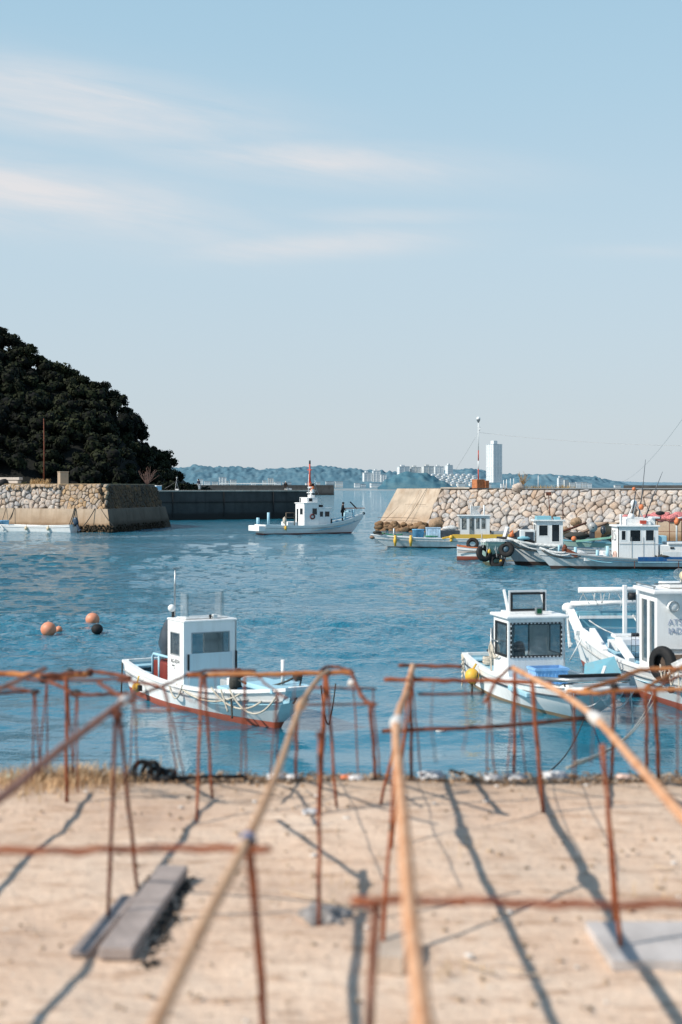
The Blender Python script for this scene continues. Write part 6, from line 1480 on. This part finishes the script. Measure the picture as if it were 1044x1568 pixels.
# ------------------------------------------------------------------ things lying on the quay
PLANK=basic('grey_weathered_plank',(.36,.30,.275),.85,var=.3,scale=7,bump=.5,bs=30)
def plank(name,a,b,w,th,label,mat=PLANK,rot=0,cat='plank'):
    a=Vector(a); b=Vector(b); a.z=b.z=G+th/2+.004; m=MB(); m.bar((a-(a+b)/2),(b-(a+b)/2),w,th); 
    return tag(m.build(name,mat,loc=(a+b)/2,bevel=.006),label,cat)
plank('plank',foot(120,1466),foot(198,1378),.075,.022,'narrower left plank of the grey pair lying on the quay')
plank('plank',foot(176,1470),foot(266,1340),.125,.045,'wider right plank of the grey pair lying on the quay')
DMP=basic('dark_debris',(.035,.03,.026),.95,var=.5,bump=.4)
def scatter(name,mat,n,seed,f,szr,label,flat=.6):
    r=random.Random(seed); m=MB()
    for k in range(n):
        p=f(r); s=r.uniform(*szr); m.ball((p.x,p.y,G+s*flat*.45+.002),s,6,4,(r.uniform(.7,1.6),r.uniform(.7,1.4),flat),M=Matrix.Rotation(r.uniform(0,3),3,'Z'),jit=.5)
    return tag(m.build(name,mat),label,name.replace('_',' '),kind='stuff')
A1=foot(232,1480); A2=foot(292,1345)
scatter('dark_crumbs',DMP,240,3,lambda r:A1.lerp(A2,r.random())+Vector((r.gauss(-.02,.022),r.gauss(0,.04),0)),(.003,.010),'dark crumbs standing in for shadow and weed beside the wider plank',.8)  # grains mimic the dark band of shadow and weed along the plank
scatter('gravel',basic('tan_gravel',(.42,.31,.22),.95,var=.4,bump=.3),900,5,lambda r:Vector((r.uniform(-3,3),r.uniform(3.2,8.1),0)),(.003,.012),'small tan stones strewn over the quay')
scatter('gravel',basic('dark_gravel',(.13,.085,.05),.95,var=.5,bump=.3),130,6,lambda r:Vector((r.uniform(-3,3),r.uniform(3.2,8.1),0)),(.003,.011),'small dark stones strewn over the quay')
scatter('gravel',basic('pale_shells',(.68,.64,.60),.9,var=.2,bump=.2),130,7,lambda r:Vector((r.uniform(-3,3),r.uniform(3.2,8.1),0)),(.006,.018),'pale shell bits strewn over the quay',.4)
scatter('dry_leaves',basic('brown_dry_leaves',(.26,.16,.09),.95,var=.6,bump=.3),3600,8,lambda r:Vector((r.uniform(-3,3),8.28+r.gauss(0,.08),0)),(.003,.010),'brown dry leaves and rubble along the quay edge',.7)
scatter('dry_leaves',basic('grey_edge_rubble',(.45,.38,.31),.95,var=.5,bump=.3),1100,18,lambda r:Vector((r.uniform(-3,3),8.30+r.gauss(0,.06),0)),(.003,.011),'pale crumbs along the quay edge',.7)
scatter('dark_crumbs',DMP,500,28,lambda r:Vector((r.uniform(-2.0,.9),8.22+r.gauss(0,.025),0)),(.005,.011),'dark damp line of weed along the quay edge',.5)
STRAWT=basic('tan_straw',(.56,.38,.22),.9,var=.35,scale=9,bump=0)
grass(foot(80,1198)+Vector((0,0,-.01)),.5,.10,1500,STRAWT,'tan dry grass tuft at the feet of the left rack',41)
grass(foot(120,1194)+Vector((0,0,-.01)),.2,.12,260,STRAWT,'tan dry grass stalks by the coiled black hose',43)
grass(foot(540,1362)+Vector((0,0,-.01)),.4,.05,90,STRAW,'low dry grass by the grey flat stone',44)
r=random.Random(77)
for i,(px,py,s) in enumerate([(690,1490,.05),(1010,1372,.06),(700,1300,.05)]):
    grass(foot(px,py),.25,s,50,STRAW,'thin dry straw tuft on the open sand',50+i)
# coiled black hose / tyre pieces by the edge
o=empty('hose_coil',foot(222,1194),0,'black rubber hose coil lying by the quay edge beside the dry grass','hose'); o.scale=(.72,.72,.72); m=MB()
for k,(x,y,z,rx,ry) in enumerate([(-.02,0,.07,75,20),(.04,.02,.065,60,-25),(.10,0,.04,30,10),(.16,.03,.03,15,-15)]):
    m.torus((x,y,z),.075,.022,Matrix.Rotation(R(rx),3,'X')@Matrix.Rotation(R(ry),3,'Y'),20,8)
m.build('hose_loops',BLACKR,o); m=MB(); m.tube([(.15,0,.03),(.3,-.02,.018),(.48,.03,.018),(.8,.05,.016)],.016,7); m.build('hose_end',BLACKR,o)
# stones, boards, blocks
def slabstone(name,pts,th,mat,label,cat):
    m=MB(); q=[foot(*p) for p in pts]; c=sum(q,Vector())/len(q); b=[p-c for p in q]
    m.poly([(p.x,p.y,th) for p in b]); m.poly([(p.x,p.y,.0) for p in reversed(b)])
    for k in range(len(b)):
        a=b[k]; d=b[(k+1)%len(b)]; m.poly([(a.x,a.y,0),(d.x,d.y,0),(d.x,d.y,th),(a.x,a.y,th)])
    c.z=G+.003; return tag(m.build(name,mat,loc=c,bevel=.006),label,cat)
GSTONE=basic('grey_flat_stone',(.27,.255,.25),.9,var=.35,scale=12,bump=.6,bs=40)
m=MB(); m.ball((0,0,.0),.085,20,12,(1.05,.95,.62),jit=.9); q=foot(496,1406); q.z=G; tag(m.build('flat_stone',GSTONE,loc=q),'grey flat stone lying at a rack foot left of the centre shadow','stone')
BOARD=basic('pale_board',(.50,.46,.44),.8,var=.25,scale=4,bump=.3,bs=30)
slabstone('board',[(938,1486),(1100,1486),(1066,1424),(896,1424)],.035,BOARD,'pale board lying at the right edge under a rack leg','board')
slabstone('concrete_block',[(572,1490),(616,1492),(628,1452),(584,1450)],.06,basic('pale_block',(.50,.40,.32),.9,var=.3,bump=.5),'small pale concrete block beside the orange bamboo pole','block')
m=MB()
for a,b in (((430,1368),(560,1400)),((560,1390),(575,1402)),((1000,1330),(1030,1336)),((780,1490),(830,1500)),((700,1475),(760,1496))): m.tube([foot(*a)+Vector((0,0,.012)),foot(*b)+Vector((0,0,.012))],.004,5)
tag(m.build('straw_stalks',basic('pale_straw',(.58,.45,.33),.9,bump=0)),'pale straw stalks scattered on the sand','straw',kind='stuff')
# litter caught along the edge
BAG=basic('clear_white_plastic_bag',(.75,.75,.77),.35,var=.15,scale=20,bump=.8,bs=30,bd=.03)
for i,(px,py,s,mt,l) in enumerate([(18,1193,.055,basic('pale_green_plastic',(.45,.66,.60),.3,bump=.4),'pale green plastic bottle end at the left end of the quay edge'),(422,1190,.06,BAG,'white plastic bag scrap under the thick pole joint'),(448,1191,.045,BAG,'small white bag scrap right of the one under the pole joint'),(530,1190,.04,basic('orange_wrapper',(.7,.2,.08),.5),'tiny orange wrapper at the quay edge'),(545,1194,.05,BAG,'flat white wrapper at the quay edge left of the dark shadow line'),(660,1192,.085,BAG,'largest crumpled white bag at the quay edge right of the orange bamboo'),(755,1194,.06,BAG,'crumpled white bag below the yellow float'),(790,1193,.06,BAG,'crumpled white bag right of the one below the yellow float'),(850,1188,.08,BAG,'big white bag before the blunt bowed skiff'),(955,1186,.05,basic('orange_white_wrapper',(.75,.55,.48),.5),'pinkish wrapper at the right part of the quay edge'),(475,1246,.05,BAG,'pale scrap lying on the sand beside a rack leg')]):
    m=MB(); s*=.5; m.ball((0,0,s*.4),s,16,10,(1.5,.9,.6),jit=1.1); tag(m.build('plastic_bag' if mt is BAG else 'wrapper',mt,loc=foot(px,py)),l,'litter')
# mooring lines from the skiffs and the bigger boat to the quay
def line(a,b,drop,r,mat,label,n=14):
    m=MB(); m.tube(sag(a,b,drop,n),r,6); tag(m.build('mooring_rope',mat),label,'rope')
line(at(1000,1060,28.6),at(880,1168,9.2),.25,.009,ROPE,'upper of two pale ropes running from the bigger boat to the quay')
line(at(1003,1068,28.3),at(868,1176,9.0),.22,.009,ROPE,'lower of two pale ropes running from the bigger boat to the quay')
line(Mr@Vector((6.5,-.3,.2)),at(690,1180,8.6),.5,.011,DROPE,'dark chain like rope dipping from the blunt bowed skiff towards the quay')
